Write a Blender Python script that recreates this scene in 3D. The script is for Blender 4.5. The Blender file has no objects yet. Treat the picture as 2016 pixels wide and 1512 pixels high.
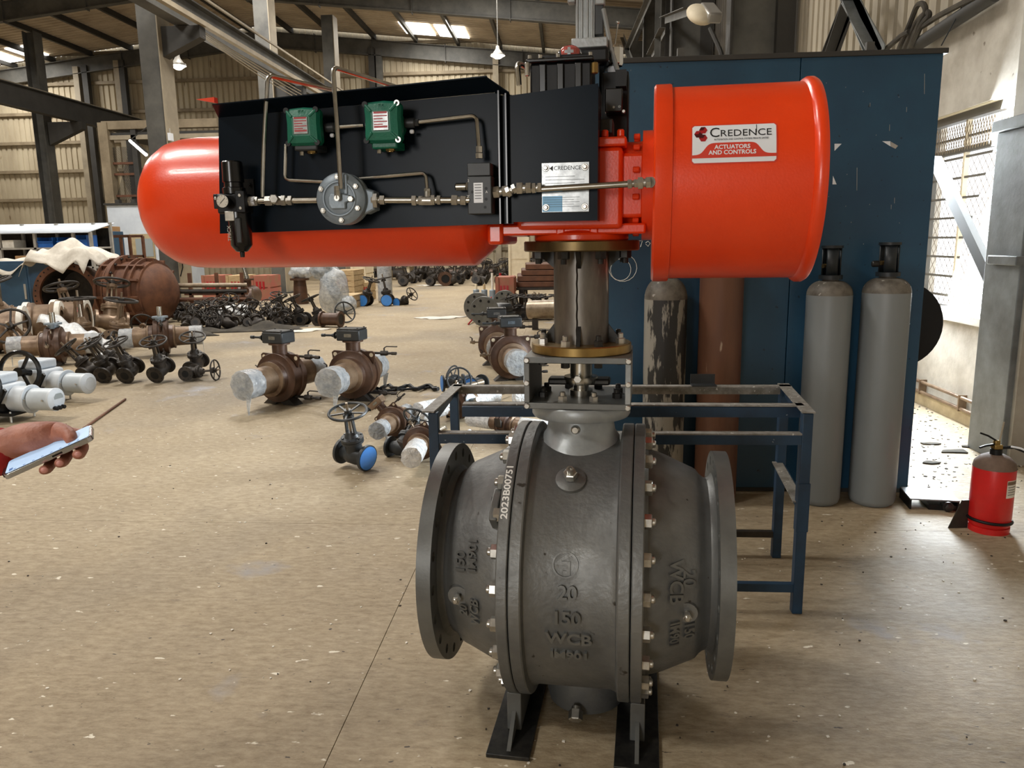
import bpy, math, random
from math import sin, cos, pi, radians, sqrt, atan2, floor as mfloor
from mathutils import Vector as Vec, Matrix, noise as mnoise

scene = bpy.context.scene
COL = scene.collection

# ---------------------------------------------------------------- camera
FPX = 1514.0
CAMH = 1.5
_p, _r, _y = radians(10.53), radians(0.84), radians(4.2)
_f = Vec((-sin(_y)*cos(_p), cos(_y)*cos(_p), -sin(_p)))
_rt = Vec((cos(_y), sin(_y), 0)); _u = _rt.cross(_f)
CR = _rt*cos(_r) - _u*sin(_r); CU = CR.cross(_f); CF = _f; CC = Vec((0, 0, CAMH))
cam_data = bpy.data.cameras.new('camera'); cam = bpy.data.objects.new('camera', cam_data)
COL.objects.link(cam)
cam_data.sensor_fit = 'HORIZONTAL'; cam_data.sensor_width = 36; cam_data.lens = 36*FPX/2016
cam_data.clip_start = 0.05; cam_data.clip_end = 300
M = Matrix.Identity(4)
for i, c in enumerate((CR, CU, -CF)):
    for j in range(3): M[j][i] = c[j]
M.translation = CC
cam.matrix_world = M
scene.camera = cam

# ---------------------------------------------------------------- world, exposure, daylight
scene.view_settings.view_transform = 'Standard'; scene.view_settings.look = 'None'
scene.view_settings.gamma = 1; scene.view_settings.use_curve_mapping = False
scene.view_settings.exposure = 0.42
world = bpy.data.worlds.new('overcast_sky'); scene.world = world; world.use_nodes = True
_bg = world.node_tree.nodes['Background']; _bg.inputs[0].default_value = (0.93, 0.96, 1.0, 1); _bg.inputs[1].default_value = 2.0

def area(name, loc, aim, sx, sy, power, col=(1, 1, 1)):
    L = bpy.data.lights.new(name, 'AREA'); L.shape = 'RECTANGLE'; L.size = sx; L.size_y = sy; L.energy = power; L.color = col
    o = bpy.data.objects.new(name, L); COL.objects.link(o); o.location = loc
    d = (Vec(aim)-Vec(loc)).normalized(); o.rotation_euler = d.to_track_quat('-Z', 'Y').to_euler()
    return o
# daylight entering by the open gate behind the camera, by the louvred window and by the far roof lights; nearer roof lamps are unseen fill, added
area('gate_daylight', (-3.9, -8.9, 2.5), (-2.0, 2.2, 1.2), 2.2, 2.6, 200, (1.0, 0.97, 0.93))
area('window_daylight', (3.62, 6.4, 1.7), (1.2, 3.2, 0.3), 2.2, 1.7, 640, (0.84, 0.93, 1.0))
SKY_Z = lambda x: 11.26-0.105*abs(x+14)
for sx_, sy_, pw_ in ((-5.7, 33.6, 380), (-25.2, 33.8, 420), (-4.5, 14.0, 620), (-9.5, 20.5, 620), (-7.5, 4.0, 680), (-14, 11.0, 700), (-20, 20.5, 620), (-3.0, 24.5, 620), (-9, -3.0, 950)):
    area('roof_daylight_fill', (sx_, sy_, SKY_Z(sx_)-0.12), (sx_, sy_, 0), 2.4, 1.6, pw_, (1.0, 0.97, 0.92))

# ---------------------------------------------------------------- pixel helpers
def ray(px, py): return CF + CR*((px-1008)/FPX) + CU*((756-py)/FPX)
def fl(px, py, z=0.0):
    d = ray(px, py); return CC + d*((z-CAMH)/d.z)
def atY(px, py, Y):
    d = ray(px, py); return CC + d*(Y/d.y)
def atX(px, py, X):
    d = ray(px, py); return CC + d*(X/d.x)
VX, VY, VROT = 0.042, 2.355, radians(-5.69)
_vm = (Matrix.Translation((VX, VY, 0)) @ Matrix.Rotation(VROT, 4, 'Z')).inverted()
def V(px, py, ly):
    o = _vm @ CC; d = (_vm @ (CC+ray(px, py))) - o
    return o + d*((ly-o.y)/d.y)

# ---------------------------------------------------------------- materials
def s2l(c):
    c = c/255.0
    return c/12.92 if c <= .04045 else ((c+.055)/1.055)**2.4
def rgb(r, g, b): return (s2l(r), s2l(g), s2l(b), 1)
MATS = {}
def mat(name, c1, c2=None, rough=.6, metal=0.0, scale=8.0, bump=0.0, bscale=40.0, detail=6, spots=None, spot_scale=30, spot_amt=.62, r2=None, stretch=None, alpha=None, trans=None, spec=None, contrast=(.35, .65), coord='Object', coat=0):
    """noise mix of two colours, optional spots (third colour), optional bump"""
    if name in MATS: return MATS[name]
    m = bpy.data.materials.new(name); m.use_nodes = True; nt = m.node_tree; N = nt.nodes; L = nt.links
    b = N['Principled BSDF']; b.inputs['Roughness'].default_value = rough; b.inputs['Metallic'].default_value = metal
    if spec is not None: b.inputs['Specular IOR Level'].default_value = spec
    if coat: b.inputs['Coat Weight'].default_value = coat; b.inputs['Coat Roughness'].default_value = .12
    b.inputs['Base Color'].default_value = c1
    m.diffuse_color = c1
    if c2 is not None or bump or spots is not None:
        tc = N.new('ShaderNodeTexCoord'); mp = N.new('ShaderNodeMapping'); L.new(tc.outputs[coord], mp.inputs[0])
        if stretch: mp.inputs['Scale'].default_value = stretch
    col = None
    if c2 is not None:
        n = N.new('ShaderNodeTexNoise'); n.inputs['Scale'].default_value = scale; n.inputs['Detail'].default_value = detail; n.inputs['Roughness'].default_value = .62
        L.new(mp.outputs[0], n.inputs['Vector'])
        r = N.new('ShaderNodeValToRGB'); r.color_ramp.elements[0].position = contrast[0]; r.color_ramp.elements[1].position = contrast[1]
        r.color_ramp.elements[0].color = c1; r.color_ramp.elements[1].color = c2
        L.new(n.outputs['Fac'], r.inputs[0]); col = r.outputs[0]
        if r2 is not None:
            mr = N.new('ShaderNodeMapRange'); mr.inputs[1].default_value = contrast[0]; mr.inputs[2].default_value = contrast[1]
            mr.inputs[3].default_value = rough; mr.inputs[4].default_value = r2
            L.new(n.outputs['Fac'], mr.inputs[0]); L.new(mr.outputs[0], b.inputs['Roughness'])
    if spots is not None:
        n2 = N.new('ShaderNodeTexNoise'); n2.inputs['Scale'].default_value = spot_scale; n2.inputs['Detail'].default_value = 3
        L.new(mp.outputs[0], n2.inputs['Vector'])
        r3 = N.new('ShaderNodeValToRGB'); r3.color_ramp.elements[0].position = spot_amt; r3.color_ramp.elements[1].position = spot_amt+.04
        L.new(n2.outputs['Fac'], r3.inputs[0])
        mx = N.new('ShaderNodeMixRGB'); mx.inputs[2].default_value = spots
        L.new(r3.outputs[0], mx.inputs[0])
        if col is not None: L.new(col, mx.inputs[1])
        else: mx.inputs[1].default_value = c1
        col = mx.outputs[0]
    if col is not None: L.new(col, b.inputs['Base Color'])
    if bump:
        n3 = N.new('ShaderNodeTexNoise'); n3.inputs['Scale'].default_value = bscale; n3.inputs['Detail'].default_value = 4
        L.new(mp.outputs[0], n3.inputs['Vector'])
        bp = N.new('ShaderNodeBump'); bp.inputs['Strength'].default_value = bump; bp.inputs['Distance'].default_value = .02
        L.new(n3.outputs['Fac'], bp.inputs['Height']); L.new(bp.outputs[0], b.inputs['Normal'])
    if trans is not None:
        b.inputs['Transmission Weight'].default_value = trans; b.inputs['IOR'].default_value = 1.3
    if alpha is not None: b.inputs['Alpha'].default_value = alpha
    MATS[name] = m
    return m
def emit(name, c, s):
    if name in MATS: return MATS[name]
    m = bpy.data.materials.new(name); m.use_nodes = True; nt = m.node_tree
    b = nt.nodes['Principled BSDF']; b.inputs['Base Color'].default_value = c
    b.inputs['Emission Color'].default_value = c; b.inputs['Emission Strength'].default_value = s
    MATS[name] = m; return m

mat('red', rgb(238, 68, 18), rgb(226, 60, 14), rough=.32, scale=3, bump=.04, bscale=160, coat=.25)
mat('black_panel', rgb(14, 22, 30), rgb(18, 27, 36), rough=.27, scale=2.5, bump=.012, bscale=350, spec=.07)
mat('black', rgb(12, 13, 15), rgb(18, 19, 21), rough=.45, scale=6, spec=.3)
mat('black_gloss', rgb(12, 13, 15), rough=.22)
mat('green', rgb(16, 108, 84), rgb(12, 96, 76), rough=.4, scale=9, bump=.08, bscale=200)
mat('steel', rgb(190, 188, 180), rgb(165, 162, 154), rough=.26, metal=1, scale=20)
mat('zinc', rgb(205, 203, 196), rgb(170, 168, 162), rough=.3, metal=.9, scale=30)
mat('valve_grey', rgb(122, 123, 121), rgb(96, 97, 96), rough=.40, metal=.55, scale=4, bump=.10, bscale=55, spots=rgb(60, 56, 50), spot_scale=26, spot_amt=.70, r2=.58)
mat('valve_mach', rgb(112, 113, 110), rgb(92, 93, 91), rough=.42, metal=.4, scale=6, bump=.03, bscale=120)
mat('cast_light', rgb(168, 172, 172), rgb(136, 140, 141), rough=.38, metal=.3, scale=5, bump=.05, bscale=60)
mat('alu_grey', rgb(138, 150, 160), rgb(124, 136, 146), rough=.42, metal=.25, scale=8, bump=.05, bscale=120)
mat('brass', rgb(168, 140, 84), rgb(120, 98, 58), rough=.32, metal=.85, scale=7, stretch=(1, 1, .2))
mat('brass_dark', rgb(120, 100, 62), rgb(74, 62, 42), rough=.36, metal=.8, scale=6, stretch=(1, 1, .2))
mat('raw_steel', rgb(132, 127, 120), rgb(78, 74, 70), rough=.42, metal=.75, scale=9, stretch=(1, 1, .25), spots=rgb(190, 186, 178), spot_scale=16, spot_amt=.66)
mat('dark_bolt', rgb(38, 38, 38), rgb(62, 60, 56), rough=.45, metal=.6, scale=30)
mat('white_ink', rgb(236, 236, 232), rough=.6)
mat('decal_white', rgb(226, 229, 234), rough=.4)
mat('decal_red', rgb(208, 62, 44), rough=.4)
mat('ink', rgb(24, 24, 28), rough=.5)
mat('logo_red', rgb(164, 30, 36), rough=.4)
mat('logo_dark', rgb(70, 12, 18), rough=.4)
mat('plate_steel', rgb(150, 152, 152), rgb(120, 122, 122), rough=.25, metal=.9, scale=40)
mat('plate_blue', rgb(132, 200, 250), rough=.4)
mat('clear', rgb(240, 244, 246), rough=.06, trans=.95)
mat('orange_ind', rgb(232, 70, 44), rough=.4)
mat('chrome', rgb(226, 228, 230), rough=.1, metal=1)
mat('concrete_wall', rgb(196, 190, 178), rgb(168, 160, 147), rough=.85, scale=3.5, bump=.12, bscale=18, spots=rgb(120, 110, 98), spot_scale=9, spot_amt=.72, coord='Generated' if False else 'Object')
mat('clad_beige', rgb(190, 178, 152), rgb(162, 148, 124), rough=.7, scale=.7, stretch=(1, 1, .35), spots=rgb(120, 102, 76), spot_scale=3.2, spot_amt=.71)
mat('clad_side', rgb(178, 168, 148), rgb(146, 136, 118), rough=.7, scale=1.5, stretch=(1, 1, .3))
mat('roof_sheet', rgb(196, 180, 156), rgb(168, 152, 130), rough=.75, scale=1.0)
mat('steelwork', rgb(92, 90, 84), rgb(66, 65, 62), rough=.6, scale=1.6, bump=.05, bscale=15)
mat('steelwork_dark', rgb(56, 54, 50), rgb(44, 42, 39), rough=.65, scale=2)
mat('steelwork_light', rgb(160, 148, 126), rgb(138, 127, 108), rough=.6, scale=2)
mat('girt', rgb(146, 132, 108), rgb(120, 106, 84), rough=.65, scale=2)
mat('brown_paint', rgb(88, 62, 46), rgb(66, 46, 34), rough=.42, metal=.2, scale=7, bump=.08, bscale=50)
mat('brown_light', rgb(140, 118, 95), rgb(100, 78, 60), rough=.42, metal=.35, scale=6, bump=.08, bscale=50)
mat('rust_red', rgb(112, 72, 48), rgb(82, 50, 34), rough=.7, scale=5, bump=.15, bscale=30)
mat('dark_iron', rgb(62, 55, 48), rgb(40, 36, 33), rough=.55, metal=.3, scale=9, bump=.1, bscale=60)
mat('gear_black', rgb(48, 52, 54), rgb(38, 40, 42), rough=.45, scale=12)
mat('pipe_bare', rgb(156, 142, 122), rgb(120, 104, 86), rough=.4, metal=.5, scale=8)
mat('film', rgb(214, 218, 220), rgb(168, 176, 182), rough=.16, scale=14, bump=.9, bscale=22, alpha=.62)
mat('film_white', rgb(226, 226, 224), rgb(190, 192, 194), rough=.22, scale=10, bump=.8, bscale=26)
mat('cloth_white', rgb(218, 212, 200), rgb(188, 180, 166), rough=.9, scale=4, bump=.2, bscale=20)
mat('cloth_dark', rgb(76, 70, 60), rgb(52, 48, 42), rough=.95, scale=5, bump=.2, bscale=20)
mat('act_white', rgb(204, 210, 216), rgb(184, 191, 198), rough=.42, scale=5)
mat('act_grey', rgb(188, 196, 202), rgb(172, 180, 186), rough=.4, scale=5)
mat('blue_paint', rgb(34, 76, 102), rgb(26, 62, 88), rough=.42, scale=1.6, bump=.03, bscale=60, spots=rgb(12, 36, 54), spot_scale=34, spot_amt=.68)
mat('bench_blue', rgb(26, 58, 84), rgb(18, 44, 66), rough=.5, scale=9, spots=rgb(140, 150, 154), spot_scale=42, spot_amt=.73)
mat('bench_top', rgb(150, 148, 142), rgb(112, 108, 100), rough=.6, scale=24, spots=rgb(206, 204, 198), spot_scale=50, spot_amt=.66)
mat('gas_grey', rgb(126, 131, 132), rgb(116, 121, 122), rough=.42, scale=3, spots=rgb(84, 84, 82), spot_scale=9, spot_amt=.76, stretch=(1, 1, .3))
mat('gas_shoulder', rgb(112, 106, 96), rgb(70, 64, 56), rough=.6, scale=14, spots=rgb(170, 166, 158), spot_scale=24, spot_amt=.66)
mat('gas_brown', rgb(112, 76, 56), rgb(88, 58, 44), rough=.5, scale=5, stretch=(1, 1, .2), spots=rgb(170, 150, 130), spot_scale=22, spot_amt=.72)
mat('gas_peel', rgb(40, 40, 39), rgb(140, 136, 126), rough=.55, scale=15, stretch=(1, 1, .2), contrast=(.49, .52), detail=5, bump=.1)
mat('valve_cap', rgb(28, 34, 38), rough=.45)
mat('ext_red', rgb(204, 32, 30), rgb(184, 26, 26), rough=.35, scale=5, spots=rgb(120, 90, 80), spot_scale=16, spot_amt=.74)
mat('dusty', rgb(116, 96, 82), rgb(92, 74, 62), rough=.8, scale=9)
mat('paper', rgb(226, 222, 212), rgb(206, 200, 188), rough=.8, scale=14)
mat('cap_blue', rgb(64, 132, 206), rgb(54, 116, 190), rough=.4, scale=8)
mat('bin_blue', rgb(44, 106, 186), rgb(34, 90, 166), rough=.4, scale=6)
mat('wood', rgb(196, 172, 132), rgb(168, 142, 104), rough=.75, scale=5, stretch=(1, 1, 6))
mat('wood_red', rgb(168, 92, 80), rgb(150, 110, 84), rough=.75, scale=5)
mat('cream', rgb(226, 214, 188), rgb(206, 192, 164), rough=.75, scale=3)
mat('card', rgb(176, 140, 98), rgb(158, 122, 84), rough=.85, scale=5)
mat('cabin_white', rgb(206, 214, 222), rgb(188, 196, 206), rough=.6, scale=1.5)
mat('timber_frame', rgb(180, 162, 128), rgb(160, 142, 108), rough=.7, scale=5)
mat('glass_grey', rgb(150, 158, 160), rough=.15, spec=.6)
mat('cabinet_blue', rgb(52, 84, 110), rgb(42, 70, 96), rough=.5, scale=2)
mat('rack_grey', rgb(176, 172, 164), rgb(150, 146, 138), rough=.6, scale=4)
mat('skin', rgb(178, 118, 96), rgb(150, 92, 74), rough=.55, scale=16, bump=.25, bscale=46)
mat('nail', rgb(196, 136, 126), rough=.35)
mat('sleeve_red', rgb(172, 30, 26), rgb(146, 24, 22), rough=.85, scale=9, bump=.25, bscale=30)
mat('trousers', rgb(44, 48, 58), rough=.9)
mat('hair', rgb(30, 26, 24), rough=.8)
mat('phone_edge', rgb(196, 198, 200), rough=.2, metal=.9)
mat('phone_dark', rgb(18, 18, 20), rough=.2)
emit('phone_screen', rgb(176, 206, 240), .22)
emit('lamp_glow', (1, .97, .9, 1), 9)
emit('skylight_glow', (1, .97, .9, 1), 4.0)
mat('lamp_shell', rgb(170, 166, 158), rough=.4, metal=.4)

# ---------------------------------------------------------------- mesh builder
def basis(axis):
    a = Vec(axis).normalized()
    t = Vec((0, 0, 1)) if abs(a.z) < .9 else Vec((1, 0, 0))
    u = a.cross(t).normalized(); v = a.cross(u).normalized()
    return a, u, v
class B:
    def __init__(s): s.v = []; s.f = []
    def add(s, vs, fs):
        o = len(s.v); s.v += [tuple(p) for p in vs]; s.f += [tuple(i+o for i in q) for q in fs]; return s
    def box(s, c, d, R=None):
        x, y, z = d[0]/2, d[1]/2, d[2]/2
        P = [Vec((a*x, b*y, e*z)) for e in (-1, 1) for b in (-1, 1) for a in (-1, 1)]
        if R is not None: P = [R @ p for p in P]
        P = [p+Vec(c) for p in P]
        return s.add(P, [(0, 2, 3, 1), (4, 5, 7, 6), (0, 1, 5, 4), (2, 6, 7, 3), (0, 4, 6, 2), (1, 3, 7, 5)])
    def bb(s, a, b):
        return s.box([(a[i]+b[i])/2 for i in range(3)], [abs(b[i]-a[i]) for i in range(3)])
    def bar(s, p, q, w, h, up=(0, 0, 1)):
        p, q = Vec(p), Vec(q); a = (q-p); L = a.length; a.normalize()
        u = Vec(up); u = (u-a*u.dot(a))
        if u.length < 1e-4: u = Vec((0, 1, 0)); u = u-a*u.dot(a)
        u.normalize(); w_ = a.cross(u)
        R = Matrix((a, w_, u)).transposed()
        return s.box((p+q)/2, (L, w, h), R)
    def angle(s, p, q, w, t, up=(0, 0, 1), side=1):
        """an L section from p to q"""
        p, q = Vec(p), Vec(q); a = (q-p).normalized(); u = Vec(up); u = (u-a*u.dot(a)).normalized(); n = a.cross(u)*side
        s.bar(p+u*(-t/2), q+u*(-t/2), w, t, up); s.bar(p+n*(w/2-t/2)-u*(w/2), q+n*(w/2-t/2)-u*(w/2), t, w, up); return s
    def lathe(s, prof, o, axis, n=32, a0=0.0, a1=2*pi):
        """prof: list of (distance along axis, radius)"""
        a, u, v = basis(axis); o = Vec(o); full = abs(a1-a0-2*pi) < 1e-6; m = n if full else n+1
        vs = []; fs = []; ring = []
        for (t, r) in prof:
            if r < 1e-6: ring.append((len(vs), 1)); vs.append(o+a*t)
            else:
                ring.append((len(vs), m))
                for k in range(m):
                    an = a0+(a1-a0)*k/n; vs.append(o+a*t+u*(r*cos(an))+v*(r*sin(an)))
        for i in range(len(ring)-1):
            (A, na), (Bq, nb) = ring[i], ring[i+1]
            for k in range(n):
                k2 = (k+1) % m
                if na == 1 and nb == 1: continue
                if na == 1: fs.append((A, Bq+k2, Bq+k))
                elif nb == 1: fs.append((A+k, A+k2, Bq))
                else: fs.append((A+k, A+k2, Bq+k2, Bq+k))
        return s.add(vs, fs)
    def cyl(s, p, q, r, r2=None, n=24):
        p, q = Vec(p), Vec(q); L = (q-p).length
        r2 = r if r2 is None else r2
        return s.lathe([(0, 0), (0, r), (L, r2), (L, 0)], p, q-p, n)
    def cylb(s, p, q, r, b=.003, n=24):
        p, q = Vec(p), Vec(q); L = (q-p).length
        return s.lathe([(0, 0), (0, r-b), (b, r), (L-b, r), (L, r-b), (L, 0)], p, q-p, n)
    def ring(s, o, axis, R, r0, t, n=32):
        return s.lathe([(0, r0), (0, R), (t, R), (t, r0), (0, r0)], o, axis, n)
    def torus(s, c, axis, R, r, n=28, m=8, a0=0, a1=2*pi):
        a, u, v = basis(axis); c = Vec(c); vs = []; fs = []; full = abs(a1-a0-2*pi) < 1e-6; k = n if full else n+1
        for i in range(k):
            an = a0+(a1-a0)*i/n; d = u*cos(an)+v*sin(an)
            for j in range(m):
                b = 2*pi*j/m; vs.append(c+d*(R+r*cos(b))+a*(r*sin(b)))
        for i in range(n):
            i2 = (i+1) % k
            for j in range(m): fs.append((i*m+j, i*m+(j+1) % m, i2*m+(j+1) % m, i2*m+j))
        return s.add(vs, fs)
    def tube(s, pts, r, n=10, bend=0.0, cap=True):
        P = [Vec(p) for p in pts]
        if bend > 0:
            Q = [P[0]]
            for i in range(1, len(P)-1):
                a = (P[i-1]-P[i]); b = (P[i+1]-P[i]); d = min(bend, a.length*.45, b.length*.45)
                A = P[i]+a.normalized()*d; C_ = P[i]+b.normalized()*d
                for k in range(6):
                    t = k/5; Q.append(A*(1-t)**2+P[i]*2*t*(1-t)+C_*t*t)
            Q.append(P[-1]); P = Q
        vs = []; fs = []
        t0 = (P[1]-P[0]).normalized(); _, u, v = basis(t0)
        for i, p in enumerate(P):
            t = (P[min(i+1, len(P)-1)]-P[max(i-1, 0)]).normalized()
            u = (u-t*u.dot(t)).normalized(); v = t.cross(u)
            rr = r[i] if isinstance(r, (list, tuple)) else r
            for k in range(n): vs.append(p+u*(rr*cos(2*pi*k/n))+v*(rr*sin(2*pi*k/n)))
        for i in range(len(P)-1):
            for k in range(n): fs.append((i*n+k, i*n+(k+1) % n, (i+1)*n+(k+1) % n, (i+1)*n+k))
        if cap: fs.append(tuple(range(n-1, -1, -1))); fs.append(tuple((len(P)-1)*n+k for k in range(n)))
        return s.add(vs, fs)
    def ball(s, c, r, sc=(1, 1, 1), n=16, m=10):
        vs = [Vec((0, 0, 1))]; fs = []
        for i in range(1, m):
            th = pi*i/m
            for k in range(n): vs.append(Vec((sin(th)*cos(2*pi*k/n), sin(th)*sin(2*pi*k/n), cos(th))))
        vs.append(Vec((0, 0, -1)))
        for k in range(n): fs.append((0, 1+k, 1+(k+1) % n))
        for i in range(m-2):
            for k in range(n): fs.append((1+i*n+k, 1+(i+1)*n+k, 1+(i+1)*n+(k+1) % n, 1+i*n+(k+1) % n))
        e = len(vs)-1
        for k in range(n): fs.append((e, 1+(m-2)*n+(k+1) % n, 1+(m-2)*n+k))
        return s.add([Vec((p.x*r*sc[0]+c[0], p.y*r*sc[1]+c[1], p.z*r*sc[2]+c[2])) for p in vs], fs)
    def hex(s, p, axis, r, h, rot=0.0, ch=.1):
        a, u, v = basis(axis); p = Vec(p); vs = []; n = 6
        for t, q in ((0, r), (h*(1-ch), r), (h, r*.86)):
            for k in range(n): vs.append(p+a*t+u*(q*cos(rot+2*pi*k/n))+v*(q*sin(rot+2*pi*k/n)))
        fs = [(5, 4, 3, 2, 1, 0), tuple(12+k for k in range(6))]
        for i in range(2):
            for k in range(n): fs.append((i*n+k, i*n+(k+1) % n, (i+1)*n+(k+1) % n, (i+1)*n+k))
        return s.add(vs, fs)
    def prism(s, poly, o, u, v, w):
        """polygon (2d list) in plane o,u,v extruded by vector w"""
        o, u, v, w = Vec(o), Vec(u), Vec(v), Vec(w); n = len(poly)
        P = [o+u*a+v*b for a, b in poly]; P += [p+w for p in P]
        fs = [tuple(range(n-1, -1, -1)), tuple(range(n, 2*n))]+[(i, (i+1) % n, (i+1) % n+n, i+n) for i in range(n)]
        return s.add(P, fs)
    def grid(s, fn, nu, nv, thick=0.0):
        vs = [Vec(fn(i/nu, j/nv)) for j in range(nv+1) for i in range(nu+1)]
        W = nu+1
        fs = [(j*W+i, j*W+i+1, (j+1)*W+i+1, (j+1)*W+i) for j in range(nv) for i in range(nu)]
        return s.add(vs, fs)
    def xf(s, M_, start=0):
        for i in range(start, len(s.v)): s.v[i] = tuple(M_ @ Vec(s.v[i]))
        return s
    def mesh(s, name, m, smooth=35):
        me = bpy.data.meshes.new(name); me.from_pydata(s.v, [], s.f); me.update()
        if smooth:
            me.polygons.foreach_set('use_smooth', [True]*len(me.polygons)); me.set_sharp_from_angle(angle=radians(smooth))
        me.materials.append(MATS[m]); return me
    def build(s, name, m, parent=None, smooth=35, bevel=0, solid=0, loc=None, rot=None, sub=0):
        o = bpy.data.objects.new(name, s.mesh(name, m, smooth)); COL.objects.link(o)
        if parent is not None: o.parent = parent
        if loc is not None: o.location = loc
        if rot is not None: o.rotation_euler = rot
        if solid: md = o.modifiers.new('thick', 'SOLIDIFY'); md.thickness = solid
        if sub: md = o.modifiers.new('sub', 'SUBSURF'); md.levels = sub; md.render_levels = sub
        if bevel:
            md = o.modifiers.new('bevel', 'BEVEL'); md.width = bevel; md.segments = 2; md.limit_method = 'ANGLE'; md.angle_limit = radians(40)
        return o

def inst(src, parent=None, loc=None, rot=None):
    o = src.copy(); COL.objects.link(o)
    if parent is not None: o.parent = parent
    if loc is not None: o.location = loc
    if rot is not None: o.rotation_euler = rot
    return o
def tag(o, label, cat, group=None):
    o['label'] = label; o['category'] = cat
    if group: o['group'] = group
    return o
def thing(name, label, cat, loc=(0, 0, 0), rz=0.0, group=None, rot=None, scale=None):
    o = bpy.data.objects.new(name, None); COL.objects.link(o); o.empty_display_size = .1
    o.location = loc; o.rotation_euler = rot if rot is not None else (0, 0, rz)
    if scale: o.scale = (scale,)*3
    return tag(o, label, cat, group)
def struct(o): o['kind'] = 'structure'; return o
def sempty(name, loc=(0, 0, 0)):
    o = bpy.data.objects.new(name, None); COL.objects.link(o); o.location = loc; o['kind'] = 'structure'; return o
def dup(root, loc, rot, label=None, group=None, scale=None):
    r = root.copy(); COL.objects.link(r); r.location = loc; r.rotation_euler = rot
    if label: r['label'] = label
    if group: r['group'] = group
    elif 'group' in r and label: del r['group']
    if scale: r.scale = (scale,)*3
    for ch in list(root.children):
        c = ch.copy(); COL.objects.link(c); c.parent = r
        for g in ch.children:
            d = g.copy(); COL.objects.link(d); d.parent = c
    return r
_txt = {}
def text_geo(s, size, ext=.002, align='CENTER', bold=0.0, xs=1.0):
    """lettering as (verts, faces) in its own plane: x right, y up, z out"""
    k = (s, size, ext, align, bold, xs)
    if k in _txt: return _txt[k]
    c = bpy.data.curves.new('lettering', 'FONT'); c.body = s; c.size = size; c.extrude = ext; c.align_x = align; c.align_y = 'CENTER'; c.resolution_u = 3
    c.offset = bold
    o = bpy.data.objects.new('lettering', c); COL.objects.link(o)
    bpy.context.view_layer.update()
    me = bpy.data.meshes.new_from_object(o.evaluated_get(bpy.context.evaluated_depsgraph_get()))
    r = ([Vec((v.co.x*xs, v.co.y, v.co.z)) for v in me.vertices], [tuple(p.vertices) for p in me.polygons])
    bpy.data.objects.remove(o); bpy.data.curves.remove(c); bpy.data.meshes.remove(me)
    _txt[k] = r; return r
def lettering(b, s, size, o, u, v, ext=.0008, **kw):
    vs, fs = text_geo(s, size, ext, **kw); o, u, v = Vec(o), Vec(u).normalized(), Vec(v).normalized(); w = u.cross(v)
    b.add([o+u*p.x+v*p.y+w*p.z for p in vs], fs); return b
# ================================================================ setting
def floor_material():
    m = bpy.data.materials.new('floor_concrete'); m.use_nodes = True; nt = m.node_tree; N = nt.nodes; L = nt.links
    b = N['Principled BSDF']
    tc = N.new('ShaderNodeTexCoord')
    def noise(scale, detail=6, rough=.6, vec=None, st=None):
        n = N.new('ShaderNodeTexNoise'); n.inputs['Scale'].default_value = scale; n.inputs['Detail'].default_value = detail; n.inputs['Roughness'].default_value = rough
        if st:
            mp = N.new('ShaderNodeMapping'); mp.inputs['Scale'].default_value = st; L.new(tc.outputs['Object'], mp.inputs[0]); L.new(mp.outputs[0], n.inputs['Vector'])
        else: L.new(tc.outputs['Object'], n.inputs['Vector'])
        return n.outputs['Fac']
    def ramp(f, p0, p1, c0=(0, 0, 0, 1), c1=(1, 1, 1, 1)):
        r = N.new('ShaderNodeValToRGB'); r.color_ramp.elements[0].position = p0; r.color_ramp.elements[1].position = p1
        r.color_ramp.elements[0].color = c0; r.color_ramp.elements[1].color = c1; L.new(f, r.inputs[0]); return r.outputs[0]
    def mix(fac, a, c, mode='MIX', amt=None):
        x = N.new('ShaderNodeMixRGB'); x.blend_type = mode
        if isinstance(fac, float): x.inputs[0].default_value = fac
        else: L.new(fac, x.inputs[0])
        L.new(a, x.inputs[1])
        if isinstance(c, tuple): x.inputs[2].default_value = c
        else: L.new(c, x.inputs[2])
        return x.outputs[0]
    base = ramp(noise(.7, 8, .62), .3, .72, rgb(158, 142, 116), rgb(184, 168, 140))
    grime = ramp(noise(.32, 4, .5), .50, .68)
    base = mix(grime, base, rgb(142, 132, 116))
    fine = ramp(noise(15, 8, .78, st=(1, 2.6, 1)), .32, .60, rgb(170, 158, 140), rgb(255, 255, 255))
    base = mix(.75, base, fine, 'MULTIPLY')
    blue = ramp(noise(1.1, 5, .6), .62, .72)
    base = mix(blue, base, rgb(150, 148, 150))
    dark = ramp(noise(5, 7, .72, st=(1, 2.8, 1)), .62, .72)
    base = mix(dark, base, rgb(120, 106, 88))
    fleck = ramp(noise(13, 4, .5, st=(1, 2.0, 1)), .685, .71)
    base = mix(fleck, base, rgb(222, 214, 196))
    speck = ramp(noise(22, 3, .5, st=(1, 2.2, 1)), .70, .72)
    base = mix(speck, base, rgb(72, 62, 52))
    L.new(base, b.inputs['Base Color'])
    rr = N.new('ShaderNodeMapRange'); rr.inputs[3].default_value = .5; rr.inputs[4].default_value = .78
    L.new(noise(2.2, 4), rr.inputs[0]); L.new(rr.outputs[0], b.inputs['Roughness'])
    b.inputs['Specular IOR Level'].default_value = .35
    bp = N.new('ShaderNodeBump'); bp.inputs['Strength'].default_value = .32; bp.inputs['Distance'].default_value = .012
    L.new(noise(18, 7, .65, st=(1, 2, 1)), bp.inputs['Height']); L.new(bp.outputs[0], b.inputs['Normal'])
    MATS['floor'] = m
floor_material()
mat('joint', rgb(120, 106, 86), rough=.9)
XL, XR, YB, YF = -31.0, 3.2, -9.0, 37.0
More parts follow.
